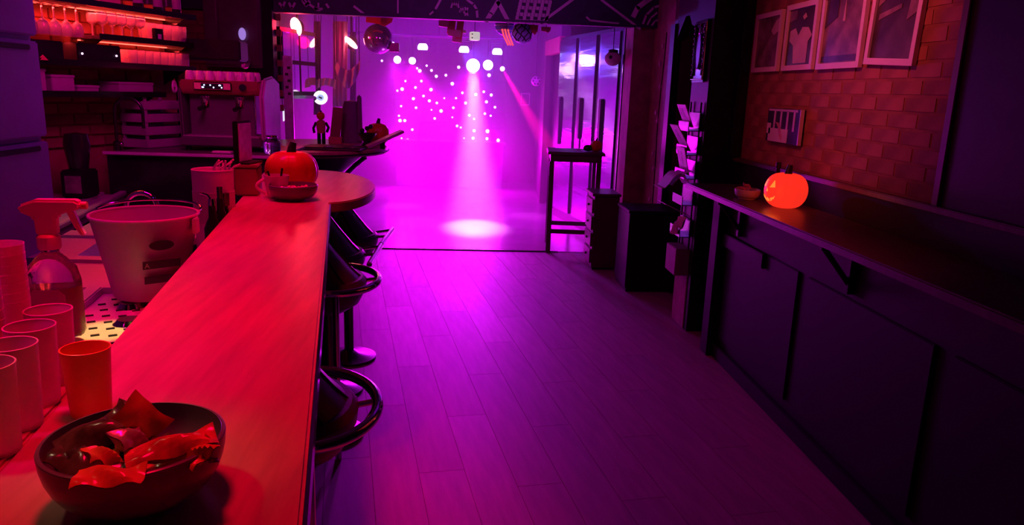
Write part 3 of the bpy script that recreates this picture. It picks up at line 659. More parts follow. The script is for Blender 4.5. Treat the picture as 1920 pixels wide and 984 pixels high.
t = thing('bowl', 'dark low bowl of pink sweets beside the mug at the bar end', 'bowl', (-0.715, 3.30, BT))
part('shell', MB().lathe(bowl_prof(0.105, 0.066, 0.05), 36), GREYB, t)
for k in range(9):
    a = k * 2.4; r = 0.058 * math.sqrt((k + 0.5) / 9)
    wrapper('wrapped_sweet', [C_PINK, C_SIL, C_PINK][k % 3], 'small pink sweet in the dark bowl at the bar end', (-0.715 + r * math.cos(a), 3.30 + r * math.sin(a), BT + 0.045 + 0.004 * (k % 3)), 0.045, 0.026, 0.016, (0.3 * math.sin(k), 0.2 * math.cos(k * 2), k * 1.1), 'sweets in the bar end bowl')

# big bowl in the foreground with sweets
BC = Vector((-0.38, 0.848, BT))
t = thing('bowl', 'large dark grey bowl full of wrapped sweets, nearest on the bar', 'bowl', BC)
part('shell', MB().lathe(bowl_prof(0.102, 0.078, 0.045, 0.005), 64), GREYB, t)
part('rim', MB().tube([(0.0995 * math.cos(a), 0.0995 * math.sin(a), 0.0785) for a in [2 * PI * i / 64 for i in range(64)]], 0.0028, 8, True), GREYB, t)
SW = [  # material, label, px x, px y of the middle, z, length, width, thick, rotation
 (C_BRN, 'dark brown crinkled sweet wrapper sticking out at the left of the big bowl', 180, 815, 0.082, 0.085, 0.045, 0.02, (0.5, -0.35, 0.6)),
 (C_ORG, 'flat orange wrapper standing upright like a fin in the big bowl', 268, 785, 0.095, 0.060, 0.040, 0.008, (1.2, 0.9, 0.5)),
 (C_RED, 'long glossy red and silver bar lying across the big bowl', 322, 838, 0.086, 0.098, 0.034, 0.020, (0.25, -0.12, 0.45)),
 (C_ORG, 'flat orange packet lying at the front rim of the big bowl', 205, 893, 0.083, 0.070, 0.030, 0.010, (0.25, 0.0, 0.12)),
 (C_ORG, 'small orange packet wedged at the right rim of the big bowl', 375, 850, 0.080, 0.040, 0.024, 0.012, (0.3, -0.5, 0.8)),
 (C_YEL, 'small yellow wrapper at the centre left of the big bowl', 195, 855, 0.082, 0.045, 0.024, 0.010, (0.5, 0.5, 1.0)),
 (C_SIL, 'silver twist wrapper poking up in the middle of the big bowl', 245, 825, 0.085, 0.045, 0.032, 0.018, (0.6, 0.4, 1.2)),
 (C_BRN, 'brown shiny wrapper behind the red bar in the big bowl', 225, 800, 0.080, 0.070, 0.04, 0.02, (0.2, -0.5, 1.3)),
 (C_BRN, 'dark red wrapper low on the left side of the big bowl', 150, 865, 0.062, 0.070, 0.045, 0.018, (0.3, 0.3, -0.4)),
 (C_RED, 'dark wrapper under the long red bar in the big bowl', 330, 870, 0.060, 0.090, 0.040, 0.018, (0.2, -0.1, 0.5)),
 (C_BRN, 'dark wrapper at the bottom middle of the big bowl', 260, 870, 0.052, 0.080, 0.050, 0.018, (0.1, 0.1, -0.2)),
 (C_BRN, 'dark wrapper showing between silver and red sweets in the big bowl', 285, 840, 0.060, 0.070, 0.045, 0.018, (0.15, 0.2, 0.9)),
]
for mtl, lb, x, y, z, L, W, T, rot in SW:
    wrapper('wrapped_sweet', mtl, lb, pz(x, y, BT + z), L, W, T, rot, 'sweets in the big bowl')
t = thing('tumbler', 'orange plastic tumbler standing behind the big bowl of sweets', 'tumbler', pz(172, 775, BT))
part('wall', MB().lathe([(0, 0), (0.026, 0), (0.028, 0.004), (0.034, 0.105), (0.0325, 0.105), (0.0265, 0.006), (0, 0.006)], 32), ORANGE, t)
part('rim', MB().tube([(0.0335 * math.cos(a), 0.0335 * math.sin(a), 0.105) for a in [2 * PI * i / 32 for i in range(32)]], 0.0014, 6, True), ORANGE, t)

# ------------------------------------------------------------------ work area behind the bar
WT = 0.90
ws = thing('sink_unit', 'stainless steel bar sink and drainer unit behind the counter', 'sink')
def wx(Y, o): return XL(Y) - o
def strip(Y0, Y1, o0, o1, z0, z1): return MB().prism([(wx(Y0, o0), Y0), (wx(Y0, o1), Y0), (wx(Y1, o1), Y1), (wx(Y1, o0), Y1)], z0, z1)
part('deck', strip(2.50, 2.90, 0.0, 0.72, WT - 0.03, WT), STEEL, ws, 0.004)
part('rim', strip(2.88, 2.95, 0.0, 0.72, WT - 0.02, WT + 0.012), STEEL, ws, 0.004)
part('rim', strip(3.34, 3.46, 0.0, 0.80, WT - 0.02, WT + 0.012), STEEL, ws, 0.004)
part('rim', strip(2.47, 2.53, 0.0, 0.72, WT - 0.02, WT + 0.015), STEEL, ws, 0.004)
part('basin', strip(2.95, 3.34, 0.02, 0.62, WT - 0.25, WT - 0.24), STEEL, ws)
part('basin_side', strip(2.95, 3.34, 0.62, 0.80, WT - 0.25, WT), STEEL, ws)
part('deck', strip(3.46, 4.1, 0.0, 0.8, WT - 0.03, WT), STEEL, ws, 0.004)
part('cabinet', strip(1.0, 4.1, 0.06, 0.70, 0.0, WT - 0.26), GUN, ws)
# perforated drip tray
dt = part('drip_tray', strip(1.30, 2.47, 0.05, 0.36, WT - 0.02, WT - 0.004), mat('tray_steel', (0.68, 0.66, 0.55), 0.45, 0.25, var=0.08), ws, 0.003)
for i in range(16):
    for j in range(6):
        Y = 1.50 + i * 0.06; o = 0.085 + j * 0.048 + (0.024 if i % 2 else 0)
        if o > 0.34: continue
        part('slot', MB().box((wx(Y, o), Y, WT - 0.003), (0.022, 0.010, 0.004), rz=bar_ang + 0.35), BLACK, dt)
part('tray_rail', strip(1.30, 2.47, 0.012, 0.05, WT - 0.02, WT + 0.02), STEEL, ws, 0.004)
part('tray_rail', strip(1.30, 2.47, 0.36, 0.41, WT - 0.02, WT + 0.02), STEEL, ws, 0.004)
part('deck', strip(1.0, 2.47, 0.41, 0.75, WT - 0.03, WT), STEEL, ws, 0.004)
# service shelf with cups
sh = single('cup_mat', strip(0.2, 1.36, 0.006, 0.42, BT - 0.03, BT), mat('red_mat', (0.42, 0.12, 0.13), 0.4, var=0.1), 'reddish service mat beside the bar holding plastic cups', 'mat', bevel=0.004)
tagd = [(105, 715, 'frosted plastic cup at the far end of the row beside the bar'), (72, 754, 'frosted plastic cup second from the far end of the row'),
        (36, 798, 'frosted plastic cup third in the row, cut by the frame edge'), (-8, 846, 'frosted plastic cup nearest of the row, mostly out of frame')]
c0 = None
PR = mat('cup_print', (0.55, 0.10, 0.12), 0.5, var=0.3, scale=60)
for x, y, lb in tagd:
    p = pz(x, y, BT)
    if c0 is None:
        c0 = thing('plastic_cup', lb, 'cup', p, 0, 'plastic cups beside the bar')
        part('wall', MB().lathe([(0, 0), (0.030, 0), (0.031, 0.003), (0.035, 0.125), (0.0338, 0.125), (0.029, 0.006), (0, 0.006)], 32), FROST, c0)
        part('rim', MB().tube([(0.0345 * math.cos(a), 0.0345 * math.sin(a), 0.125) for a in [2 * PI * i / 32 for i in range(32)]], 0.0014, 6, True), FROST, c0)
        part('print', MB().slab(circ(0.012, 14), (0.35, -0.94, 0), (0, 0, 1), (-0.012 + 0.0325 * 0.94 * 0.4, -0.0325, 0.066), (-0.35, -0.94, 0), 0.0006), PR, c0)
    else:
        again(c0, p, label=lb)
for k, (x, y) in enumerate([(28, 690), (-22, 740)]):
    p = pz(x, y, BT)
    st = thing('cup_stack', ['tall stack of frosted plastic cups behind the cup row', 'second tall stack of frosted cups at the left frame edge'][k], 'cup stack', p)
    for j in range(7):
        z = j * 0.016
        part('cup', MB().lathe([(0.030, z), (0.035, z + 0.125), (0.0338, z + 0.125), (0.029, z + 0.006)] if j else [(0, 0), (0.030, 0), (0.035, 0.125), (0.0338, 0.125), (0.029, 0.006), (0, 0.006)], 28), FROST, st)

# spray bottle
SP = pz(112, 640, WT)
SP.z = WT + 0.021
t = thing('spray_bottle', 'clear spray bottle with trigger head tinted as under red light behind the cups', 'spray bottle', SP, 0.1)
k = 1.0
part('bottle', MB().lathe([(0, 0), (0.062, 0), (0.068, 0.012), (0.068, 0.15), (0.060, 0.185), (0.034, 0.215), (0.022, 0.225), (0.022, 0.25), (0.0, 0.25)], 32, sx=1, sy=0.72), GLASS, t)
part('liquid', MB().lathe([(0, 0.004), (0.058, 0.004), (0.064, 0.014), (0.064, 0.135), (0, 0.135)], 32, sx=1, sy=0.70), LIQ, t)
part('label_patch', MB().slab([(-0.045, 0.03), (0.045, 0.03), (0.045, 0.12), (0.03, 0.135), (-0.03, 0.135), (-0.045, 0.12)], (1, 0, 0), (0, 0, 1), (0, -0.0495, 0), (0, -1, 0), 0.001), mat('label_pink', (0.55, 0.2, 0.3), 0.5), t)
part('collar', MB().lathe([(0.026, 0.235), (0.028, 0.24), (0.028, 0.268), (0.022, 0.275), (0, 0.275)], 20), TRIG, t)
hd = [(-0.062, 0.335), (-0.058, 0.352), (-0.02, 0.366), (0.075, 0.366), (0.088, 0.358), (0.088, 0.342), (0.06, 0.335), (0.026, 0.322), (0.024, 0.27), (-0.024, 0.27), (-0.026, 0.318)]
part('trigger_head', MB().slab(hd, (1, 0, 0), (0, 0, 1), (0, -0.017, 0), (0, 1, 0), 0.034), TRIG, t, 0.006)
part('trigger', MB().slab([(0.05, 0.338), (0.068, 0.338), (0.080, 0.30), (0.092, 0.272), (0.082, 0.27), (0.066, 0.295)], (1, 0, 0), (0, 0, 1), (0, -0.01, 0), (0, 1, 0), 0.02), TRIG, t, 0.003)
part('nozzle', MB().cyl((0.086, 0, 0.35), (0.10, 0, 0.35), 0.010, n=12), mat('red_nozzle', (0.6, 0.05, 0.06), 0.4), t)
# ice bucket
BP = pz(283, 552, WT + 0.012); BP.z = WT + 0.016
t = thing('ice_bucket', 'large metal ice bucket, coloured as if red-lit, with printed bands behind the bar', 'bucket', BP)
BHt = 0.262
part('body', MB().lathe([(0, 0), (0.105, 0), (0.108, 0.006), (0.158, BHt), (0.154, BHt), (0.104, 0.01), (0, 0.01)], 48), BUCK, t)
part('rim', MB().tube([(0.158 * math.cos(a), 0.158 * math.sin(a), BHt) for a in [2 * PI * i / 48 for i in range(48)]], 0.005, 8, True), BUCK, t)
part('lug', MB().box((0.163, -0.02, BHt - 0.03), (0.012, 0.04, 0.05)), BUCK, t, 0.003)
part('handle', MB().tube([(0.166 * math.cos(a), 0.12 + 0.0 * a, BHt + 0.0 + 0.0 * a) if False else Vector((0.16 * math.cos(a), 0.03 + 0.15 * abs(math.sin(a)) * 0.9, BHt + 0.01 + 0.012 * math.sin(a))) for a in [PI * i / 16 for i in range(17)]], 0.004, 8), CHROME, t)
part('logo', MB().slab(circ(0.03, 18, (0, 0), 1.2, 0.55), Vector((0.8, 0.6, 0)), Vector((0.11, -0.15, 0.98)), (0.095, -0.128, 0.19), (0.59, -0.79, -0.15), 0.003), mat('logo_dark', (0.05, 0.025, 0.045), 0.5), t)
def word(txt, mtl, name, parent, loc, size, right, up, th=0.0015):
    cu_ = bpy.data.curves.new(name, 'FONT'); cu_.body = txt; cu_.size = size; cu_.align_x = 'CENTER'; cu_.extrude = th / 2; cu_.resolution_u = 2
    tmp = bpy.data.objects.new('tmp', cu_); COL.objects.link(tmp)
    bpy.context.view_layer.update()
    me = bpy.data.meshes.new_from_object(tmp.evaluated_get(bpy.context.evaluated_depsgraph_get()))
    bpy.data.objects.remove(tmp)
    me.name = name; me.materials.clear(); me.materials.append(mtl)
    o = bpy.data.objects.new(name, me); COL.objects.link(o)
    r_, u_ = Vector(right).normalized(), Vector(up).normalized(); n_ = r_.cross(u_)
    o.matrix_basis = Matrix(((r_.x, u_.x, n_.x, loc[0]), (r_.y, u_.y, n_.y, loc[1]), (r_.z, u_.z, n_.z, loc[2]), (0, 0, 0, 1)))
    o.parent = parent
    return o
part('band', MB().slab([(-0.055, -0.012), (0.055, -0.012), (0.055, 0.014), (-0.055, 0.014)], Vector((0.8, 0.6, 0)), Vector((0.11, -0.15, 0.98)), (0.088, -0.118, 0.128), (0.59, -0.79, -0.15), 0.003), mat('logo_dark', (0.05, 0.025, 0.045)), t)
part('band', MB().slab([(-0.05, -0.012), (0.055, -0.012), (0.055, 0.012), (-0.05, 0.012)], Vector((0.8, 0.6, 0)), Vector((0.11, -0.15, 0.98)), (0.080, -0.106, 0.078), (0.59, -0.79, -0.15), 0.003), mat('logo_dark', (0.05, 0.025, 0.045)), t)
word('A', mat('pale_print', (0.5, 0.3, 0.4), 0.5), 'lettering', t, (0.088 - 0.035 + 0.59 * 0.004, -0.118 - 0.026 - 0.79 * 0.004, 0.1205), 0.022, (0.8, 0.6, 0), (0.11, -0.15, 0.98))
# curved chrome tap behind the bucket
t = thing('sink_tap', 'curved chrome sink tap arching up behind the ice bucket', 'tap', pz(240, 430, WT + 0.02))
part('spout', MB().tube([Vector((0, 0, 0)), Vector((0, 0, 0.10))] + [Vector((0.07 - 0.07 * math.cos(a), 0, 0.10 + 0.07 * math.sin(a))) for a in [PI * i / 12 for i in range(1, 13)]], 0.011, 10), CHROME, t)
part('base', MB().lathe([(0.028, -0.008), (0.028, 0.004), (0.016, 0.02), (0.014, 0.05), (0, 0.05)], 18), CHROME, t)
part('lever', MB().cyl((0, 0, 0.05), (0.0, -0.05, 0.075), 0.006, n=8), CHROME, t)
# shaker tins
for k, (x, y, lb) in enumerate([(246, 578, 'steel shaker tin standing on the tray, partly behind the other'), (242, 606, 'steel shaker tin nearest to the bar edge on the tray')]):
    p = py(x, y, 2.32 - 0.17 * k)
    tt = thing('shaker_tin', lb, 'shaker tin', (p.x, p.y, WT), 0, 'steel tins on the drip tray')
    H = p.z - WT
    part('wall', MB().lathe([(0, 0), (0.030, 0), (0.032, 0.01), (0.043, H), (0.041, H), (0.030, 0.012), (0, 0.012)], 28), CHROME, tt)
    part('rim', MB().tube([(0.042 * math.cos(a), 0.042 * math.sin(a), H) for a in [2 * PI * i / 28 for i in range(28)]], 0.002, 6, True), CHROME, tt)
# tall white straw jug
jp = py(408, 318, 3.06)
t = thing('straw_jug', 'tall white plastic jug of pale straws at the bar edge', 'jug', (jp.x - 0.02, jp.y, WT))
JH = jp.z - WT
part('body', MB().lathe([(0, 0), (0.07, 0), (0.075, 0.01), (0.080, JH), (0.076, JH), (0.07, 0.015), (0, 0.015)], 36), WHITE, t)
part('band', MB().lathe([(0.0790, JH * 0.40), (0.0808, JH - 0.085)], 36), mat('jug_band', (0.6, 0.5, 0.52), 0.5), t, solid=0.001)
part('rim', MB().tube([(0.0785 * math.cos(a), 0.0785 * math.sin(a), JH) for a in [2 * PI * i / 36 for i in range(36)]], 0.003, 6, True), WHITE, t)
for k in range(9):
    a = k * 0.7; q0 = Vector((0.03 * math.cos(a) + 0.02, 0.03 * math.sin(a), JH - 0.15))
    single('straw', MB().tube([q0, q0 + Vector((0.02 + 0.01 * math.cos(a * 3), 0.01 * math.sin(a * 2), 0.16)), q0 + Vector((0.04 + 0.02 * math.cos(a * 5), 0.02 * math.sin(a * 3), 0.175 + 0.008 * (k % 3)))], 0.004, 6), PAPER,
           'pale bent straw standing in the white jug', 'straw', (t.location.x, t.location.y, WT), 0, 'straws in the white jug')
# pourers and small bottles by the bar edge
for k, (x, ytop, Y, lb) in enumerate([(396, 362, 2.80, 'dark bottle with chrome pourer, left one by the bar edge'), (418, 350, 2.90, 'slim dark bottle standing between the pourer bottles'), (436, 362, 3.0, 'dark bottle with wide cap touching the bar edge')]):
    p = py(x, ytop, Y); H = p.z - WT; xo = min(p.x, XL(Y) - 0.035)
    tt = thing('pourer_bottle', lb, 'bottle', (xo, Y, WT), 0, 'dark bottles by the bar edge')
    part('body', MB().lathe([(0, 0), (0.03, 0), (0.032, 0.008), (0.032, H - 0.13), (0.014, H - 0.09), (0.013, H - 0.045), (0, H - 0.045)], 18), BLACKG, tt)
    part('pourer', MB().cyl((0, 0, H - 0.045), (0, 0, H - 0.02), 0.015, 0.012, 12).tube([(0, 0, H - 0.03), (-0.015, 0, H - 0.008), (-0.04, 0, H)], 0.005, 8) if k == 0 else MB().cyl((0, 0, H - 0.05), (0, 0, H), 0.011 if k == 1 else 0.02, n=12), CHROME if k == 0 else GUN, tt)
# napkin box and card stand
nb = py(463, 318, 3.47)
t = thing('napkin_box', 'dark red box at the bar edge carrying the card stand', 'box', (-0.952, 3.47, BT), bar_ang)
part('body', MB().bbox((-0.05, -0.09, 0.0), (0.05, 0.09, 0.125)), mat('red_box', (0.30, 0.08, 0.09), 0.45), t, 0.006)
part('lid', MB().bbox((-0.053, -0.093, 0.125), (0.053, 0.093, 0.137)), mat('red_box', (0.30, 0.08, 0.09), 0.45), t, 0.004)
t = thing('card_stand', 'upright black menu stand with glowing lilac card at the bar edge', 'menu stand', (-0.975, 3.48, BT + 0.137), 1.42)
part('frame', MB().box((0, 0, 0.095), (0.15, 0.022, 0.19)), BLACK, t, 0.004)
part('card', MB().box((0, -0.0125, 0.095), (0.128, 0.004, 0.168)), mat('lilac_card', (0.55, 0.45, 0.85), 0.3, var=0.3, scale=30), t)
part('foot', MB().box((0, -0.02, 0.004), (0.15, 0.08, 0.008)), BLACK, t)

# ------------------------------------------------------------------ tall fridge and left counters
fr = thing('tall_fridge', 'tall blue-lit fridge with stacked doors at the left edge', 'fridge', (-1.67, 3.2, 0))
part('body', MB().bbox((-0.65, -1.9, 0.0), (-0.03, 0.0, 2.3)), FRID, fr, 0.004)
for z0, z1 in ((0.08, 0.60), (0.62, 1.335), (1.355, 1.725), (1.745, 2.28)):
    d = part('door', MB().bbox((-0.03, -1.88, z0), (0.0, -0.008, z1)), FRID, fr, 0.006)
    part('grip', MB().bbox((-0.002, -1.80, z1 - 0.035), (0.008, -0.08, z1 - 0.015)), BLACK, d, 0.003)
lc = thing('steel_counter', 'low steel drainer counter beyond the fridge against the wall', 'counter')
part('top', MB().prism([(-1.79, 3.22), (-2.02, 4.66), (-2.75, 4.66), (-2.75, 3.22)], 0.86, 0.90), STEEL, lc, 0.004)
part('front_rail', MB().prism([(-1.78, 3.22), (-2.01, 4.66), (-2.05, 4.66), (-1.82, 3.22)], 0.90, 0.925), STEEL, lc, 0.004)
part('rib', MB().prism([(-1.94, 3.22), (-2.14, 4.66), (-2.17, 4.66), (-1.97, 3.22)], 0.90, 0.915), STEEL, lc, 0.003)
part('rib', MB().prism([(-2.10, 3.22), (-2.27, 4.66), (-2.30, 4.66), (-2.13, 3.22)], 0.90, 0.915), STEEL, lc, 0.003)
part('body', MB().prism([(-1.83, 3.24), (-2.06, 4.66), (-2.74, 4.66), (-2.74, 3.24)], 0.0, 0.86), BLACK, lc)
t = thing('canister', 'pale round canister standing at the far end of the drainer counter', 'canister', (-2.33, 4.30, 0.915))
part('body', MB().lathe([(0, 0), (0.06, 0), (0.065, 0.01), (0.065, 0.22), (0.05, 0.24), (0, 0.24)], 24), CARTON, t)
part('lid', MB().lathe([(0.052, 0.24), (0.052, 0.26), (0.015, 0.27), (0.012, 0.29), (0, 0.292)], 20), GUN, t)
t = thing('blender_base', 'dark small appliance with pale front beside the round canister', 'appliance', (-2.17, 4.44, 0.915))
part('body', MB().box((0, 0, 0.08), (0.14, 0.16, 0.16)), BLACK, t, 0.01)
part('panel', MB().box((0.0, -0.082, 0.08), (0.09, 0.006, 0.10)), PHOTOM, t, 0.002)
part('hopper', MB().lathe([(0.05, 0.16), (0.07, 0.30), (0.06, 0.36), (0, 0.37)], 18), BLACKG, t)
# cross counter carrying the espresso machine
cc = thing('cross_counter', 'black-fronted counter with thin steel edge carrying the coffee machine', 'counter')
part('front', MB().bbox((-2.14, 4.73, 0.0), (-1.12, 4.76, 1.13)), BLACKG, cc)
part('top', MB().prism([(-2.14, 4.72), (-1.12, 4.72), (-1.12, 5.60), (-1.98, 5.60)], 1.13, 1.15), mat('counter_top', (0.12, 0.09, 0.11), 0.35), cc, 0.003)
part('edge', MB().bbox((-2.15, 4.700, 1.140), (-1.12, 4.722, 1.156)), mat('pale_edge', (0.7, 0.65, 0.68), 0.4), cc)
part('body', MB().bbox((-1.85, 4.76, 0.0), (-1.22, 5.45, 1.13)), BLACK, cc)
single('folded_cloth', MB().box((0, 0, 0.008), (0.12, 0.06, 0.016)), PAPER, 'pale folded cloth lying on the front edge of black counter', 'cloth', (-1.46, 4.775, 1.156), bevel=0.005)
single('red_card', MB().slab([(0, 0), (0.145, 0), (0.145, 0.055)], (1, 0, 0), (0, 0.3, 0.95), (0, 0, 0), (0, 0.9, 0), 0.006), mat('red_card', (0.8, 0.2, 0.15), 0.5), 'bright red triangular card lying left of the black counter', 'card', (-2.33, 4.60, 0.93))
# espresso machine
em = thing('espresso_machine', 'wide espresso machine with lit control panel on the back counter', 'coffee machine', (-1.53, 5.22, 1.15))
part('body', MB().bbox((-0.22, -0.14, 0.05), (0.20, 0.22, 0.40)), mat('machine_body', (0.13, 0.10, 0.12), 0.4), em, 0.01)
part('base', MB().bbox((-0.26, -0.24, 0.03), (0.26, 0.22, 0.09)), mat('machine_body', (0.13, 0.10, 0.12)), em, 0.008)
part('drip_grille', MB().bbox((-0.24, -0.235, 0.09), (0.24, -0.02, 0.10)), STEEL, em, 0.002)
hd = MB().slab([(-0.20, 0.36), (-0.22, 0.40), (-0.22, 0.45), (0.10, 0.45), (0.10, 0.36)], (0, 1, 0), (0, 0, 1), (-0.25, 0, 0), (1, 0, 0), 0.5)
part('head', hd, mat('machine_red', (0.45, 0.10, 0.10), 0.25, 0.4), em, 0.01)
cpn = part('control_panel', MB().bbox((-0.16, -0.232, 0.385), (0.08, -0.218, 0.44)), mat('panel_rose', (0.85, 0.42, 0.36), 0.3), em, 0.01)
part('display', MB().bbox((-0.11, -0.236, 0.395), (0.03, -0.231, 0.43)), BLACKG, cpn, 0.004)
for k, x in enumerate((-0.10, -0.088, -0.094, -0.05, -0.03, 0.012, 0.02, 0.006)):
    part('indicator', MB().sph((x, -0.237, 0.405 + 0.014 * (k % 2)), 0.0045, 8, 6), E_BLUE, cpn)
part('dial', MB().cyl((0.15, -0.22, 0.41), (0.15, -0.24, 0.41), 0.022, n=16), GUN, em)
for x in (-0.12, 0.10):
    g = part('group_head', MB().lathe([(0, 0), (0.035, 0), (0.035, 0.05), (0.045, 0.07), (0, 0.07)], 18, (x, -0.12, 0.28)), CHROME, em)
    part('portafilter_handle', MB().tube([(x, -0.14, 0.285), (x, -0.25, 0.27)], [0.010, 0.015], 10), BLACK, g)
part('side_panel', MB().slab([(-0.22, 0.05), (-0.24, 0.36), (-0.16, 0.47), (0.05, 0.49), (0.22, 0.45), (0.22, 0.05)], (0, 1, 0), (0, 0, 1), (0.25, 0, 0), (1, 0, 0), 0.03), mat('mauve_panel', (0.45, 0.25, 0.42), 0.4), em, 0.012)
part('side_panel', MB().slab([(-0.20, 0.05), (-0.22, 0.40), (-0.1, 0.45), (0.22, 0.45), (0.22, 0.05)], (0, 1, 0), (0, 0, 1), (-0.265, 0, 0), (1, 0, 0), 0.02), mat('machine_body', (0.13, 0.1, 0.12)), em, 0.01)
part('steam_wheel', MB().tube([(-0.30, -0.16 + 0.0, 0.40)] + [Vector((-0.30, -0.16 + 0.03 * math.sin(a), 0.40 + 0.035 * math.cos(a))) for a in [2 * PI * i / 16 for i in range(17)]], 0.007, 8), WHITE, em)
part('steam_wand', MB().tube([(0.21, -0.2, 0.37), (0.225, -0.24, 0.25), (0.22, -0.23, 0.14)], 0.006, 8), CHROME, em)
for x in (-0.22, 0.22):
    for y in (-0.2, 0.18):
        part('foot', MB().cyl((x, y, 0), (x, y, 0.035), 0.018, n=12), BLACK, em)
cup0 = None
for k, x in enumerate((-0.215, -0.15, -0.085, -0.02, 0.045, 0.11, 0.175)):
    for j in range(2):
        loc = (-1.53 + x + 0.015 * j, 5.10 + 0.075 * j + 0.004 * (k % 2), 1.60)
        if cup0 is None:
            cup0 = thing('espresso_cup', 'small pale cup upside down on top of the coffee machine', 'cup', loc, 0, 'cups on the coffee machine')
            part('wall', MB().lathe([(0.028, 0), (0.029, 0.006), (0.024, 0.05), (0.018, 0.058), (0, 0.058)], 18), CERAM, cup0)
            part('handle', MB().tube([(0.026 + 0.011 * math.sin(PI * s), 0, 0.012 + 0.032 * s) for s in [i / 6 for i in range(7)]], 0.0035, 6), CERAM, cup0)
        else: again(cup0, loc, 0.8 * k)
j = thing('storage_jar', 'small clip-top glass jar right of the coffee machine', 'jar', (-1.20, 4.95, 1.15))
part('body', MB().lathe([(0, 0), (0.05, 0), (0.055, 0.01), (0.055, 0.075), (0.035, 0.095), (0.035, 0.105), (0, 0.105)], 22), GLASS, j)
part('lid', MB().lathe([(0.038, 0.105), (0.038, 0.118), (0, 0.122)], 20), CHROME, j)

# ------------------------------------------------------------------ back-bar shelves on the brick wall
def shelf(label, u0, u1, z, depth=0.22, m=DARKW, lit=True):
    t = thing('wall_shelf', label, 'shelf', (0, 0, 0))
    part('board', MB().slab([(u0, 0.0), (u1, 0.0), (u1, depth), (u0, depth)], SU, SN, SO + SN * 0.012 + Vector((0, 0, z - 0.022)), (0, 0, 1), 0.022), m, t, 0.003)
    part('lip', MB().slab([(u0, 0.0), (u1, 0.0), (u1, 0.006), (u0, 0.006)], SU, SN, SO + SN * (depth + 0.012) + Vector((0, 0, z - 0.022)), (0, 0, 1), 0.034), GUN, t)
    for u in (u0 + 0.06, u1 - 0.06):
        part('bracket', MB().slab([(0.015, z - 0.022), (depth - 0.03, z - 0.022), (0.015, z - 0.12)], SN, (0, 0, 1), SO + SU * u, SU, 0.012), GUN, t)
    if lit:
        part('light_strip', MB().slab([(u0 + 0.03, 0.03), (u1 - 0.03, 0.03), (u1 - 0.03, 0.036), (u0 + 0.03, 0.036)], SU, SN, SO + Vector((0, 0, z - 0.03)), (0, 0, 1), 0.006), E_STRIP, t)
    return t
ZA_, ZB_, ZC_, ZD_ = 2.02, 1.835, 1.675, 1.50
shelf('top back-bar shelf with bottles above hanging stem glasses', 0.02, 1.55, ZA_)
shelf('middle back-bar shelf crowded with red-lit glasses', 0.02, 0.85, ZB_)
shelf('lower back-bar shelf with a row of red-lit tumblers', 0.05, 1.4, ZC_, lit=False)
shelf('lowest dark shelf holding pale cartons', 0.35, 1.45, ZD_, lit=False)
for zz, e in ((ZA_ - 0.05, 7.0), (ZB_ - 0.05, 6.0), (2.25, 4.0)):
    p = sw(0.6, 0.12, zz)
    light('AREA', 'shelf_strip_light', p, p + SN * 0.02 + Vector((0, 0, -1)), e, (1, 0.03, 0.03), 1.1, 0.05).rotation_euler = (0, 0, SANG)
def place_many(proto, spots, **kw):
    for i, p in enumerate(spots):
        if i == 0: proto.location = p
        else: again(proto, p, **kw)
# hanging stem glasses
g = thing('stem_glass', 'clear stem glass hanging upside down under the top shelf', 'glass', (0, 0, 0), 0, 'hanging stem glasses')
part('bowl', MB().lathe([(0.005, -0.085), (0.028, -0.11), (0.034, -0.14), (0.029, -0.175), (0.0275, -0.175), (0.0325, -0.14), (0.026, -0.112), (0, -0.092)], 16), BGLASS, g)
part('stem', MB().lathe([(0.033, 0.0), (0.033, -0.004), (0.005, -0.010), (0.0035, -0.05), (0.005, -0.085), (0, -0.085)], 16), BGLASS, g)
place_many(g, [sw(0.92 + 0.075 * i, 0.06 + 0.085 * jj, ZA_ - 0.025) for i in range(8) for jj in range(2)])
# middle shelf: tumblers and stem glasses standing
tg = thing('tall_glass', 'tall clear glass standing on the middle shelf', 'glass', (0, 0, 0), 0, 'tall glasses on the middle shelf')
part('wall', MB().lathe([(0, 0), (0.026, 0), (0.031, 0.115), (0.0295, 0.115), (0.024, 0.008), (0, 0.008)], 16), BGLASS, tg)
place_many(tg, [sw(0.07 + 0.07 * i + 0.01 * jj, 0.08 + 0.08 * jj, ZB_) for i in range(5) for jj in range(2)])
wg = thing('wine_glass', 'clear wine glass standing on the middle shelf', 'glass', (0, 0, 0), 0, 'wine glasses on the middle shelf')
part('bowl', MB().lathe([(0.004, 0.065), (0.027, 0.085), (0.031, 0.115), (0.027, 0.145), (0.0255, 0.145), (0.0295, 0.115), (0.025, 0.088), (0, 0.070)], 16), BGLASS, wg)
part('stem', MB().lathe([(0, 0), (0.03, 0), (0.03, 0.003), (0.005, 0.008), (0.0035, 0.04), (0.004, 0.065), (0, 0.068)], 16), BGLASS, wg)
place_many(wg, [sw(0.46 + 0.075 * i, 0.09 + 0.08 * jj, ZB_) for i in range(5) for jj in range(2)])
sb = thing('till_box', 'small black box with label standing among shelf glasses', 'box', sw(0.36, 0.21, ZB_), SANG)
part('body', MB().box((0, 0, 0.04), (0.07, 0.03, 0.08)), BLACK, sb, 0.003)
part('label_patch', MB().box((0, 0.016, 0.03), (0.03, 0.002, 0.03)), PAPER, sb)
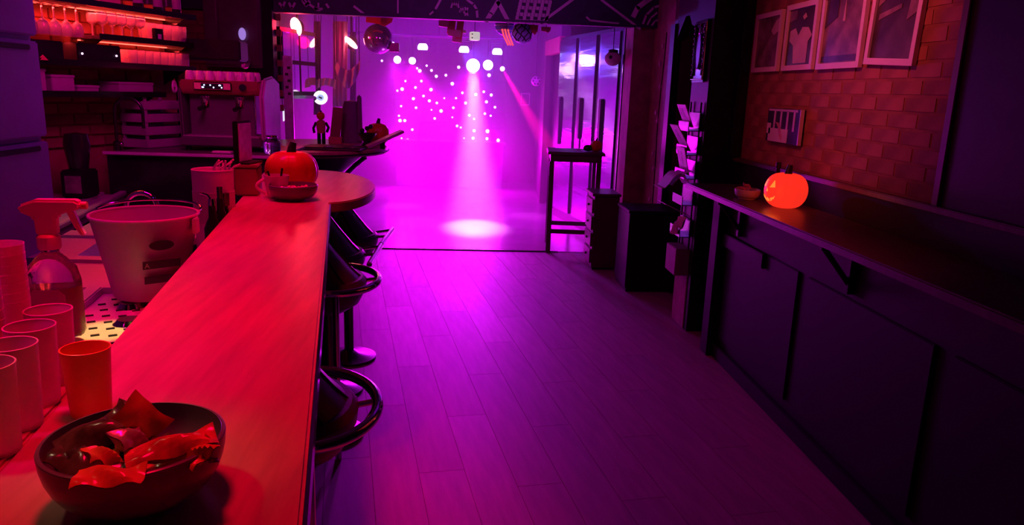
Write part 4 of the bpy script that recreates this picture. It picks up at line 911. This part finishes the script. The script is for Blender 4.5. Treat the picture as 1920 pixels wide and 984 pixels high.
# lower shelf: row of tumblers
tb = thing('tumbler', 'red-lit tumbler in the tight row on the lower shelf', 'glass', (0, 0, 0), 0, 'tumblers on the lower shelf')
part('wall', MB().lathe([(0, 0), (0.026, 0), (0.031, 0.095), (0.029, 0.095), (0.024, 0.01), (0, 0.01)], 16), BGLASS, tb)
place_many(tb, [sw(0.085 + 0.066 * i, 0.10 + 0.075 * jj, ZC_) for i in range(8) for jj in range(2)])
t = thing('black_box', 'dark box with small lit dots left of the tumbler row', 'box', sw(0.82, 0.12, ZC_), SANG)
part('body', MB().box((0, 0, 0.055), (0.32, 0.15, 0.11)), BLACK, t, 0.006)
for x in (-0.12, 0.13): part('indicator', MB().sph((x, -0.077 if False else 0.077, 0.05), 0.006, 8, 6), E_WHITE, t)
t = thing('black_box', 'dark box with a small red pyramid light at far left', 'box', sw(1.22, 0.12, ZC_), SANG)
part('body', MB().box((0, 0, 0.055), (0.30, 0.15, 0.11)), BLACK, t, 0.006)
part('pyramid', MB().lathe([(0.035, 0.0), (0.0, 0.03)], 4, (0.02, 0.11, 0.0)), REDP, t)
# top shelf bottles
for k in range(6):
    H = [0.24, 0.28, 0.22, 0.27, 0.25, 0.29][k]
    b = thing('spirit_bottle', 'dark spirit bottle on the top shelf, number of six counted from the right'.replace('number of six counted from the right', ['rightmost and next to bare bricks', 'second from the right end', 'third from the right end', 'fourth from the right end', 'fifth from the right end', 'leftmost of the six'][k]), 'bottle', sw(0.08 + 0.085 * k, 0.12, ZA_), 0, 'spirit bottles on the top shelf')
    part('body', MB().lathe([(0, 0), (0.033, 0), (0.035, 0.006), (0.035, H * 0.6), (0.014, H * 0.76), (0.012, H * 0.94), (0, H * 0.94)], 18), [BLACKG, GLASS][k % 2], b)
    part('cap', MB().lathe([(0.014, H * 0.92), (0.014, H), (0, H)], 12), GUN, b)
    part('label_band', MB().lathe([(0.0356, H * 0.18), (0.0356, H * 0.45)], 18), [CARTON, PHOTOD][k % 2], b, solid=0.0006)
single('card_block', MB().box((0, 0, 0.03), (0.16, 0.05, 0.06)), mat('cream_card', (0.8, 0.6, 0.35), 0.5), 'cream coloured card block on top shelf left of the bottles', 'box', sw(0.68, 0.14, ZA_), SANG, bevel=0.003)
# cartons on lowest shelf
for k, (u, w_, h_, lb) in enumerate([(1.28, 0.16, 0.13, 'dim pale carton at the far left of the lowest shelf'), (1.09, 0.15, 0.10, 'tall pale carton on the lowest shelf'), (0.92, 0.15, 0.045, 'flat pale carton on the lowest shelf'), (0.55, 0.28, 0.07, 'ribbed pale stack of trays on the lowest shelf')]):
    t = thing('carton', lb, 'carton', sw(u, 0.11, ZD_), SANG)
    part('body', MB().box((0, 0, h_ / 2), (w_, 0.16, h_ - 0.012)), CARTON, t, 0.004)
    part('lid', MB().box((0, 0, h_ - 0.008), (w_ + 0.008, 0.168, 0.016)), CARTON, t, 0.003)
# stacked pale trays on the back counter
tp = sw(0.36, 0.13, 1.15)
for k in range(4):
    t = thing('storage_tray', ['lowest of four pale storage trays stacked by the sink', 'second from bottom of the four stacked pale trays', 'third from bottom of the four stacked pale trays', 'topmost of four pale storage trays under the shelf'][k], 'tray', tp + Vector((0, 0, 0.082 * k)), SANG, 'stacked storage trays')
    m = MB().box((0, 0, 0.006), (0.36, 0.2, 0.008)).box((0, 0.098, 0.03), (0.36, 0.006, 0.055)).box((0, -0.098, 0.03), (0.36, 0.006, 0.055)).box((0.178, 0, 0.03), (0.006, 0.2, 0.055)).box((-0.178, 0, 0.03), (0.006, 0.2, 0.055))
    part('shell', m, CARTON, t, 0.002)
    part('leg', MB().box((0.165, 0.09, 0.069), (0.02, 0.012, 0.026)), CARTON, t); part('leg', MB().box((-0.165, 0.09, 0.069), (0.02, 0.012, 0.026)), CARTON, t)
    part('leg', MB().box((0.165, -0.09, 0.069), (0.02, 0.012, 0.026)), CARTON, t); part('leg', MB().box((-0.165, -0.09, 0.069), (0.02, 0.012, 0.026)), CARTON, t)
# tall dark goose-neck tap
tpx = py(206, 275, 5.02)
t = thing('gooseneck_tap', 'tall dark gooseneck tap in front of the stacked trays', 'tap', (-2.13, 4.86, 1.15))
part('neck', MB().tube([Vector((0, 0, 0)), Vector((0, 0, 0.24))] + [Vector((0.085 - 0.085 * math.cos(a), 0, 0.24 + 0.085 * math.sin(a))) for a in [PI * i / 12 for i in range(1, 13)]] + [Vector((0.17, 0, 0.14))], 0.010, 10), GUN, t)
part('base', MB().lathe([(0.024, 0), (0.024, 0.05), (0.014, 0.06), (0, 0.06)], 16), GUN, t)
part('lever', MB().sph((0.03, -0.01, 0.04), 0.016, 10, 6), CHROME, t)
# dark reflective cabinet panel and picture on the wall behind the coffee machine
t = thing('wall_cabinet', 'dark glossy wall cabinet behind the coffee machine with violet glints', 'cabinet', (-1.98, 7.10, 1.74))
part('body', MB().bbox((-0.30, 0.0, -0.02), (0.20, 0.18, 0.62)), mat('cab_brown', (0.12, 0.06, 0.09), 0.35), t, 0.005)
part('door', MB().bbox((-0.16, -0.02, 0.0), (0.18, 0.0, 0.60)), mat('cab_door', (0.16, 0.06, 0.10), 0.15), t, 0.005)
part('door', MB().bbox((-0.29, -0.02, 0.0), (-0.18, 0.0, 0.60)), mat('cab_door', (0.16, 0.06, 0.10)), t, 0.005)
part('globe_reflection', MB().sph((0.06, -0.08, 0.03), 0.06, 16, 10), GLASS, t)  # sphere standing for a globe-shaped reflection in the panel
part('lamp', MB().sph((0.05, -0.06, 0.27), 0.045, 14, 8, (0.7, 1, 1.2)), E_BLUE if False else mat('violet_glint', (0.45, 0.35, 0.9), 0.1, emis=(0.5, 0.3, 1), estr=0.6), t)  # glowing blob standing in for stage light mirrored in the panel, not a lamp
single('speaker_box', MB().box((0, 0, 0.07), (0.40, 0.2, 0.14)), BLACK, 'long dark box hung over the coffee machine', 'speaker', (-1.72, 5.58, 1.735), bevel=0.01)

# ------------------------------------------------------------------ left of the back room: window, curtain, posters
wdir = Vector((0.26, 0.966, 0)); wn = Vector((0.966, -0.26, 0))
wo = Vector((-1.70, 7.52, 0))
w1 = struct('window_1', MB().slab([(0, 1.48), (0.75, 1.48), (0.75, 2.12), (0, 2.12)], wdir, (0, 0, 1), wo - wn * 0.06, wn, 0.05), BLACK)
for a in range(2):
    for b in range(2):
        part('pane', MB().slab([(0.04 + a * 0.36, 1.52 + b * 0.30), (0.36 + a * 0.36, 1.52 + b * 0.30), (0.36 + a * 0.36, 1.78 + b * 0.30), (0.04 + a * 0.36, 1.78 + b * 0.30)], wdir, (0, 0, 1), wo - wn * 0.01, wn, 0.008), E_MIRROR, w1)
part('frame', MB().slab([(-0.03, 1.45), (0.78, 1.45), (0.78, 1.48), (-0.03, 1.48)], wdir, (0, 0, 1), wo - wn * 0.03, wn, 0.06), GUN, w1)
t = thing('standing_poster', 'narrow pale printed panel leaning left of the window', 'poster', (-1.62, 7.40, 0.95))
part('board', MB().box((0, 0, 0.45), (0.085, 0.02, 0.90)), LIL, t)
for k in range(5): part('print', MB().box((0.01 * (-1) ** k, -0.011, 0.55 + 0.06 * k), (0.03, 0.002, 0.025)), PHOTOD, t)
# gauze drape
def drape(label, x0, x1, ytop, ylow, Y, sag, m=CURT, name='gauze_drape'):
    mb = MB()
    def fn(u, v):
        x = x0 + (x1 - x0) * u
        y = ytop + (ylow - ytop) * v + sag * math.sin(PI * u) * (0.5 + 0.5 * v)
        p = py(x, y, Y); p.y += 0.025 * math.sin(u * 22 + 2 * v); return p
    mb.grid(fn, 28, 10)
    t = thing(name, label, 'curtain', (0, 0, 0))
    part('cloth', mb, m, t, solid=0.004)
    for u in (0.06, 0.94):
        p = fn(u, 0.0); part('cord', MB().cyl(p, (p.x, p.y, 2.75), 0.004, n=6), BLACK, t)
    return t
drape('violet gauze swag draped across the left side of the back room', 628, 676, 112, 128, 8.1, 38)
drape('violet gauze swag hanging lower by the white ring sign', 592, 630, 150, 168, 8.3, -8)
drape('long pale gauze curtain hanging behind the swags', 624, 652, 40, 200, 8.6, 0)
drape('narrow dark curtain strip left of the gauze', 588, 602, 40, 215, 8.7, 0, CURTD, 'dark_curtain')
drape('narrow dark curtain strip right of the gauze, near the mirror ball', 656, 668, 60, 250, 8.9, 0, CURTD, 'dark_curtain')
t = thing('ring_sign', 'glowing white ring-shaped wall sign with a bite at its edge', 'sign', py(601, 183, 8.0))
m = MB().tube([Vector((0.055 * math.cos(a), 0, 0.055 * math.sin(a) * 0.95)) for a in [-2.6 + 5.5 * i / 24 for i in range(25)]], 0.018, 8)
part('ring', m, emit('sign_white', (0.85, 0.9, 1), 1.6), t)
part('centre', MB().slab(circ(0.045, 20), (1, 0, 0), (0, 0, 1), (0, 0.005, 0), (0, 1, 0), 0.01), mat('sign_blue', (0.4, 0.5, 0.75), 0.5, emis=(0.4, 0.55, 0.9), estr=0.5), t)
part('mark', MB().box((0, -0.004, 0), (0.035, 0.008, 0.014), ry=0.4), BLACK, t)
part('cord', MB().cyl((0, 0, 0.06), (0, 0, 2.75 - t.location.z), 0.003, n=6), BLACK, t)

# things on the round table
t = thing('menu_folder', 'closed dark menu folder lying on the round table', 'menu', (-0.975, 6.02, BT), -0.06)
part('cover', MB().box((0, 0, 0.004), (0.46, 0.30, 0.008)), BLACK, t, 0.002); part('pages', MB().box((0.004, 0, 0.012), (0.45, 0.29, 0.008)), PHOTOM, t)
part('cover', MB().box((0, 0, 0.020), (0.46, 0.30, 0.008)), BLACK, t, 0.002)
part('clip', MB().box((-0.02, -0.12, 0.027), (0.07, 0.02, 0.006)), CHROME, t); part('clip', MB().box((0.14, -0.13, 0.027), (0.08, 0.02, 0.006)), CHROME, t)
t = thing('figurine', 'small orange-headed figure standing on the round table', 'figurine', (-1.17, 6.55, BT))
part('legs', MB().cyl((-0.018, 0, 0), (-0.018, 0, 0.10), 0.016, n=10).cyl((0.02, 0, 0), (0.02, 0, 0.10), 0.016, n=10), BLACK, t)
part('torso', MB().lathe([(0, 0.09), (0.032, 0.09), (0.04, 0.15), (0.036, 0.19), (0.012, 0.205), (0, 0.205)], 16, sy=0.7), SKIN, t)
part('arm', MB().tube([(-0.04, 0, 0.18), (-0.062, -0.01, 0.13), (-0.055, -0.01, 0.09)], 0.012, 8), BLACK, t)
part('arm', MB().tube([(0.04, 0, 0.18), (0.065, -0.01, 0.14), (0.05, -0.02, 0.10)], 0.012, 8), BLACK, t)
part('head', MB().sph((0, 0, 0.235), 0.036, 16, 10, (1, 1, 0.95)), PUMP, t)
part('stem', MB().cyl((0, 0, 0.265), (0.004, 0, 0.28), 0.007, n=8), PUMPD, t)
t = thing('tall_card', 'dark red leaning menu card behind the figurine on the round table', 'card', (-1.05, 6.60, BT), 0.1)
part('board', MB().box((0, 0, 0.155), (0.085, 0.012, 0.31), ry=0.12), mat('maroon', (0.28, 0.05, 0.09), 0.5), t); part('foot', MB().box((-0.01, 0, 0.03), (0.11, 0.07, 0.06)), mat('red_block', (0.6, 0.12, 0.14), 0.4), t, 0.004)
t = thing('lampshade_statue', 'tall dark violet draped object standing on the round table', 'ornament', (-0.95, 6.80, BT))
part('body', MB().lathe([(0.10, 0), (0.09, 0.12), (0.075, 0.30), (0.06, 0.36), (0, 0.37)], 18), mat('violet_cloth', (0.16, 0.08, 0.18), 0.7), t)
part('fold', MB().lathe([(0.03, 0.02), (0.025, 0.2), (0.02, 0.40), (0, 0.42)], 10, (0.08, -0.05, 0)), mat('violet_cloth', (0.16, 0.08, 0.18)), t)
t = thing('bowl', 'dark footed bowl in front of the far red pumpkin', 'bowl', (-0.765, 6.42, BT))
part('shell', MB().lathe([(0, 0), (0.055, 0), (0.05, 0.01), (0.03, 0.035), (0.045, 0.06), (0.085, 0.11), (0.08, 0.11), (0.04, 0.07), (0, 0.065)], 24), BLACKG, t)
for k, (dx, h_) in enumerate([(-0.04, 0.13), (0.0, 0.15), (0.03, 0.165)]):
    part('twig', MB().sph((dx, 0, h_), 0.02, 10, 6), BLACKG, t)
pumpkin('far_pumpkin', 'red pumpkin behind the footed bowl on the round table', (-0.70, 6.66, BT), 0.10, 0.185, PUMP, PUMPD)
t = thing('slanted_board', 'pale slanted board edge jutting over the right of round table', 'board', (-0.615, 6.20, BT), 0.3)
part('board', MB().box((0.02, 0, 0.080), (0.32, 0.13, 0.022), ry=-0.42), mat('pale_board', (0.5, 0.48, 0.6), 0.3), t, 0.003)
part('prop', MB().box((0.0, 0, 0.03), (0.02, 0.10, 0.06)), BLACK, t)

# ------------------------------------------------------------------ stage
YT = 11.2
tr = thing('lighting_truss', 'thin lighting bar across the back ceiling', 'truss', (0, YT, 2.33))
part('bar', MB().tube([(-1.75, 0, 0), (1.05, 0, 0)], 0.024, 12), GUN, tr)
for x in (-1.5, -0.3, 0.9): part('hanger', MB().cyl((x, 0, 0), (x, 0, 0.42), 0.010, n=8), GUN, tr)
# moving heads with pale lenses
HE = [(733, 85, 'leftmost, beside the mirror ball'), (793, 88, 'second from the left'), (870, 93, 'third from the left'), (932, 97, 'rightmost of the row')]
h0 = None
for x, y, lb in HE:
    p = py(x, y, YT - 0.05); p.z -= 0.0
    if h0 is None:
        h0 = thing('moving_head', '', 'stage light', p, 0, 'moving heads on the back bar')
        part('lens_housing', MB().lathe([(0.0, -0.06), (0.06, -0.06), (0.075, 0.02), (0.05, 0.07), (0, 0.075)], 18), BLACK, h0)
        part('lens', MB().slab([(-0.07, -0.045), (0.07, -0.045), (0.075, 0.0), (0.05, 0.045), (-0.05, 0.045), (-0.075, 0.0)], (1, 0, 0), (0, 0, 1), (0, -0.075, 0), (0, 1, 0), 0.02), E_HEAD, h0, 0.006)
        part('yoke', MB().tube([(-0.10, 0, 0), (-0.10, 0, 0.12), (0.10, 0, 0.12), (0.10, 0, 0)], 0.012, 8), GUN, h0)
        o = h0
    else: o = again(h0, p)
    o['label'] = 'pale blue-white moving head light, ' + lb
# par cans
PC = [(745, 112, 0.055, 'far left par lamp glowing pink-white'), (773, 114, 0.052, 'second par lamp from the left glowing pink-white'), (887, 123, 0.10, 'largest and brightest par lamp right of centre'), (915, 122, 0.075, 'bright par lamp next to the largest one')]
for x, y, r, lb in PC:
    p = py(x, y, YT + 0.1)
    t = thing('par_lamp', lb, 'stage light', p, 0, 'par lamps under the back bar')
    part('can', MB().lathe([(r * 1.15, 0), (r * 1.2, 0.12), (r * 0.8, 0.22), (0, 0.24)], 22, tilt=Matrix.Rotation(-PI / 2, 3, 'X')), BLACK, t)
    part('lens', MB().lathe([(0, -0.02), (r * 0.6, -0.015), (r, 0.0), (r, 0.01), (0, 0.01)], 22, tilt=Matrix.Rotation(-PI / 2, 3, 'X')), E_SPOT, t)
    part('bracket', MB().tube([(0, 0.1, r * 1.1), (0, 0.02, 2.28 - p.z), (0, -0.1, 2.33 - p.z)], 0.01, 8), GUN, t)
p = py(942, 129, YT)
t = thing('beam_spot', 'small red-white spot throwing a red beam to the right', 'stage light', p)
part('can', MB().lathe([(0.04, 0), (0.042, 0.1), (0.02, 0.14), (0, 0.14)], 16, tilt=Matrix.Rotation(-PI / 2, 3, 'X')), BLACK, t)
part('lens', MB().lathe([(0, -0.012), (0.035, 0.0), (0, 0.006)], 16, tilt=Matrix.Rotation(-PI / 2, 3, 'X')), E_SPOT, t)
part('bracket', MB().tube([(0, 0.05, 0.03), (0, 0.0, 2.33 - p.z)], 0.01, 8), GUN, t)
light('SPOT', 'beam_spot_light', p + Vector((0, -0.05, -0.01)), py(1060, 330, 9.6), 4500, (1, 0.0, 0.30), 0.02, spot=8, blend=0.15)
# LED light curtain: single bulbs on wires in front of the back wall
LED = [(754, 167, 8), (745, 170, 5), (760, 152, 5), (787, 133, 8), (800, 123, 5), (809, 132, 6), (818, 143, 7), (836, 141, 6), (790, 152, 6), (779, 164, 6), (808, 168, 8), (848, 157, 8), (775, 185, 7), (794, 180, 6), (805, 189, 7), (819, 193, 6), (833, 184, 4), (855, 184, 5), (867, 174, 6), (892, 177, 7), (907, 172, 6), (921, 178, 7),
       (752, 199, 5), (780, 202, 6), (809, 206, 4), (827, 208, 8), (850, 202, 6), (873, 193, 7), (912, 191, 7), (928, 201, 6), (815, 222, 6), (848, 220, 4), (880, 216, 6), (889, 223, 5), (909, 213, 6), (920, 217, 5), (750, 226, 8), (759, 226, 7), (748, 217, 5), (773, 243, 6), (748, 263, 5), (764, 263, 8), (775, 272, 6), (857, 236, 6), (864, 239, 5), (889, 245, 7), (887, 259, 7), (868, 269, 7), (884, 271, 6), (855, 275, 4), (914, 246, 9), (913, 260, 7), (911, 271, 5), (934, 263, 8), (716, 114, 5), (860, 126, 7), (917, 141, 8), (870, 259, 4), (753, 259, 4), (782, 128, 5)]
YL = 12.6
lcu = thing('led_curtain', 'net of small white LED bulbs hanging before the back wall', 'light net', (0, YL, 0))
me_s = {}
for x, y, d in LED:
    p = py(x, y, YL)
    r = d * 0.0036
    if d not in me_s: me_s[d] = MB().sph((0, 0, 0), r, 12, 8).mesh('bulb', E_WHITE)
    link('bulb', me_s[d], lcu, (p.x, 0, p.z))
for k in range(9):
    x = -1.05 + k * 0.23
    part('wire', MB().cyl((x, 0.03, 0.5), (x, 0.03, 2.75), 0.003, n=6), GUN, lcu)
for k in range(6):
    z = 0.72 + k * 0.25
    part('wire', MB().cyl((-1.15, 0.035, z), (0.85, 0.035, z), 0.003, n=6), GUN, lcu)
# DJ desk
dj = thing('dj_desk', 'hazy desk with a slanted front at the back of the dance floor', 'desk', (-0.1, 12.35, 0))
part('front', MB().bbox((-0.9, 0, 0.0), (0.85, 0.05, 0.72)), mat('desk_grey', (0.3, 0.28, 0.3), 0.5), dj, 0.01)
part('top', MB().bbox((-0.95, -0.05, 0.72), (0.90, 0.20, 0.76)), mat('desk_grey', (0.3, 0.28, 0.3), 0.5), dj, 0.01)
part('screen_arm', MB().tube([(-0.55, 0, 0.76), (-0.50, 0, 1.05), (-0.05, 0, 1.08)], 0.015, 8), GUN, dj)
# mirror ball
t = thing('mirror_ball', 'shiny mirror ball hanging at the left of the dance floor', 'mirror ball', py(709, 73, 8.2))
rb = 0.152
tiles = MB()
ball = part('core', MB().sph((0, 0, 0), rb, 32, 20), mat('ball_glass', (0.55, 0.5, 0.6), 0.08, 0.85, var=0.1, scale=25), t)
part('cap', MB().lathe([(0.03, rb - 0.006), (0.03, rb + 0.03), (0, rb + 0.035)], 14), GUN, t)
part('cord', MB().cyl((0, 0, rb + 0.03), (0, 0, 2.75 - t.location.z), 0.005, n=6), BLACK, t)
part('mount', MB().box((0.17, 0.0, -0.08), (0.10, 0.08, 0.09)), GUN, t)
# red lamps over the left side
for k, (x, y, Y, e, lb) in enumerate([(555, 50, 7.9, 60, 'bright red oval lamp above the window'), (658, 80, 8.6, 8, 'small slanted red-white lamp tube left of the mirror ball')]):
    p = py(x, y, Y)
    t = thing('red_lamp', lb, 'lamp', p)
    a = [-0.25, -0.85][k]; R = Matrix.Rotation(a, 3, 'Y'); sx = [0.052, 0.03][k]
    part('lens', MB().lathe([(0, -0.09)] + [(sx * math.sin(PI * j / 8), -0.09 * math.cos(PI * j / 8)) for j in range(1, 8)] + [(0, 0.09)], 18, tilt=R), E_REDL, t)
    part('housing', MB().sph((0, 0.07, 0.0), 0.075, 16, 10, (0.9, 0.8, 1)), BLACK, t)
    part('arm', MB().tube([(0, 0.07, 0.05), (0, 0.07, 2.75 - p.z)], 0.012, 8), GUN, t)
    light('POINT', 'red_lamp_light', p + Vector((0.02, -0.16, -0.02)), p, e * 0.2, (1, 0.0, 0.05), 0.06)
# ceiling decorations behind the beam
def hang(t, z): part('cord', MB().cyl((0, 0, z), (0, 0, 2.75 - t.location.z), 0.003, n=6), BLACK, t)
def bunting(label, x, y, Y, w_, h_):
    t = thing('red_bunting', label, 'decoration', py(x, y, Y))
    part('cloth', MB().slab([(-w_, h_), (w_, h_), (w_ * 0.9, -h_ * 0.2), (w_ * 0.35, -h_), (-w_ * 0.1, -h_ * 0.6), (-w_, -h_ * 0.4)], (1, 0, 0), (0, 0, 1), (0, 0, 0), (0, 1, 0), 0.012), REDP, t, 0.002)
    part('fold', MB().slab([(-w_ * 0.3, h_), (w_ * 0.2, h_), (0, -h_ * 0.8)], (1, 0, 0), (0, 0, 1), (0, -0.02, 0), (0, 1, 0), 0.012), REDP, t, 0.002)
    hang(t, h_)
bunting('red cloth bunting hanging above the mirror ball', 712, 38, 8.0, 0.14, 0.06)
bunting('small red cloth scrap right of the blue brain-like ball', 1000, 56, 7.9, 0.05, 0.05)
bunting('smaller red cloth scrap furthest right under the beam', 1024, 56, 7.9, 0.05, 0.03)
t = thing('paper_robot', 'pink and red boxy paper decoration hanging at the middle under the beam', 'decoration', py(852, 58, 8.0))
for k, (x, z, w_, h_, mm) in enumerate([(-0.11, 0.075, 0.10, 0.08, 0), (-0.03, 0.06, 0.08, 0.10, 1), (0.0, -0.02, 0.13, 0.07, 0), (0.055, 0.02, 0.07, 0.20, 1), (0.03, -0.08, 0.10, 0.06, 0), (-0.05, 0.0, 0.05, 0.06, 1), (0.1, 0.0, 0.04, 0.03, 0)]):
    part('paper_block', MB().box((x, 0.01 * k, z), (w_, 0.06, h_), ry=0.1), [mat('pink_paper', (0.75, 0.38, 0.40), 0.5, emis=(1, 0.25, 0.3), estr=0.0), REDP][mm], t, 0.004)
hang(t, 0.1)
t = thing('paper_cube', 'small pale lit cube hanging right of the pink decoration', 'decoration', py(890, 68, 8.0))
part('cube', MB().box((0, 0, 0), (0.085, 0.085, 0.085), rz=0.4), mat('lit_cube', (0.75, 0.72, 0.7), 0.5, emis=(0.9, 0.9, 0.8), estr=0.5), t, 0.006)
for z in (-0.018, 0.018): part('mark', MB().box((-0.018, -0.047, z), (0.03, 0.004, 0.012), rz=0.4), BLACK, t)
hang(t, 0.04)
t = thing('brain_ball', 'pale blue ball with black winding cracks hanging under the beam', 'decoration', py(979, 62, 7.95))
part('ball', MB().sph((0, 0, 0), 0.105, 24, 16), mat('pale_blue', (0.42, 0.48, 0.9), 0.4), t)
for k in range(7):
    pts = []
    for i in range(9):
        a = -PI / 2 + (k - 3) * 0.38 + 0.22 * math.sin(i * 1.4 + k * 2.1); b = -0.9 + 1.8 * i / 8
        pts.append(Vector((math.cos(a) * math.cos(b), math.sin(a) * math.cos(b), math.sin(b))) * 0.105)
    part('crack', MB().tube(pts, 0.006, 6), BLACK, t)
hang(t, 0.1)
t = thing('blue_ball', 'dark blue striped ball hanging left of the brain-like ball', 'decoration', py(946, 48, 8.1))
part('ball', MB().sph((0, 0, 0), 0.10, 22, 14), BLUEP, t)
for k in range(3): part('stripe', MB().tube([Vector((0.101 * math.cos(a), 0.101 * math.sin(a), 0)) * math.cos(0.5 * k - 0.5) + Vector((0, 0, 0.101 * math.sin(0.5 * k - 0.5))) for a in [2 * PI * i / 24 for i in range(24)]], 0.004, 6, True), WHITE, t)
hang(t, 0.1)
t = thing('red_streamers', 'three red streamers dangling under the dark blue ball', 'decoration', py(950, 68, 8.0))
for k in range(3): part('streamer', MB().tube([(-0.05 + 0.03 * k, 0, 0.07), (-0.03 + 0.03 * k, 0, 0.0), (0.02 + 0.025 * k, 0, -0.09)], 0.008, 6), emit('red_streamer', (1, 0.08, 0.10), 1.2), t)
hang(t, 0.06)
t = thing('wall_mask', 'small white crescent ornament on the wall under the window', 'ornament', py(530, 215, 7.75))
part('crescent', MB().slab(circ(0.055, 14, (0, 0), 0.55, 1.2, -PI / 2, PI / 2) , (1, 0, 0), (0, 0, 1), (0, 0, 0), (0, 1, 0), 0.015), emit('crescent_white', (0.8, 0.8, 1), 1.0), t)
hang(t, 0.05)

# stage light sources
def spotl(x, y, Y, tgt, e, col, ang, blend=0.3, r=0.06):
    p = py(x, y, Y) + Vector((0, -0.12, -0.06))
    return light('SPOT', 'stage_light', p, tgt, e, col, r, spot=ang, blend=blend)
spotl(887, 123, YT, (0.22, 8.75, 0), 8000, (1, 0.22, 1.0), 16, 0.9, 0.08)       # white-hot pool on the dance floor
spotl(887, 123, YT, (-0.15, 6.2, 0.0), 700, (0.66, 0.0, 1.0), 38, 1.0, 0.15)
spotl(745, 112, YT, (-0.2, 6.2, 0.0), 420, (0.80, 0.0, 1.0), 38, 1.0, 0.15)
spotl(773, 114, YT, (0.0, 9.5, 0), 800, (0.85, 0.0, 1.0), 60, 0.8)
spotl(733, 85, YT, (-0.45, 9.0, 0), 420, (1, 0.05, 1.0), 11, 0.15)
spotl(793, 88, YT, (-0.75, 10.2, 0), 300, (1, 0.05, 1.0), 14, 0.15)
spotl(932, 97, YT, (0.95, 9.6, 0), 300, (1, 0.05, 0.9), 12, 0.15)
spotl(870, 93, YT, (1.3, 8.2, 1.6), 200, (0.15, 0.05, 1.0), 50, 0.6)
light('AREA', 'back_wash_light', (-0.2, 9.4, 2.68), (-0.2, 11.8, 0.3), 170, (0.42, 0.0, 1.0), 2.2, 1.4)
light('AREA', 'floor_wash_light', (-0.2, 12.25, 0.7), (-0.2, 9.0, 0.1), 150, (1.0, 0.0, 1.0), 1.7, 0.4)

# haze of the fog machine in the back room
hz = MB().bbox((-3.1, 7.55, 0.02), (2.8, 13.15, 2.73))
hm = bpy.data.materials.new('fog'); hm.use_nodes = True; nt = hm.node_tree
for n in list(nt.nodes):
    if n.type == 'BSDF_PRINCIPLED': nt.nodes.remove(n)
vsn = nt.nodes.new('ShaderNodeVolumeScatter'); vsn.inputs['Density'].default_value = 0.11; vsn.inputs['Anisotropy'].default_value = 0.35
vsn.inputs['Color'].default_value = (0.9, 0.9, 0.9, 1)
nt.links.new(vsn.outputs[0], nt.nodes['Material Output'].inputs['Volume'])
fo = link('stage_fog', hz.mesh('stage_fog', hm)); fo['kind'] = 'stuff'; fo['label'] = 'violet-lit fog filling the dance floor at the back'; fo['category'] = 'fog'
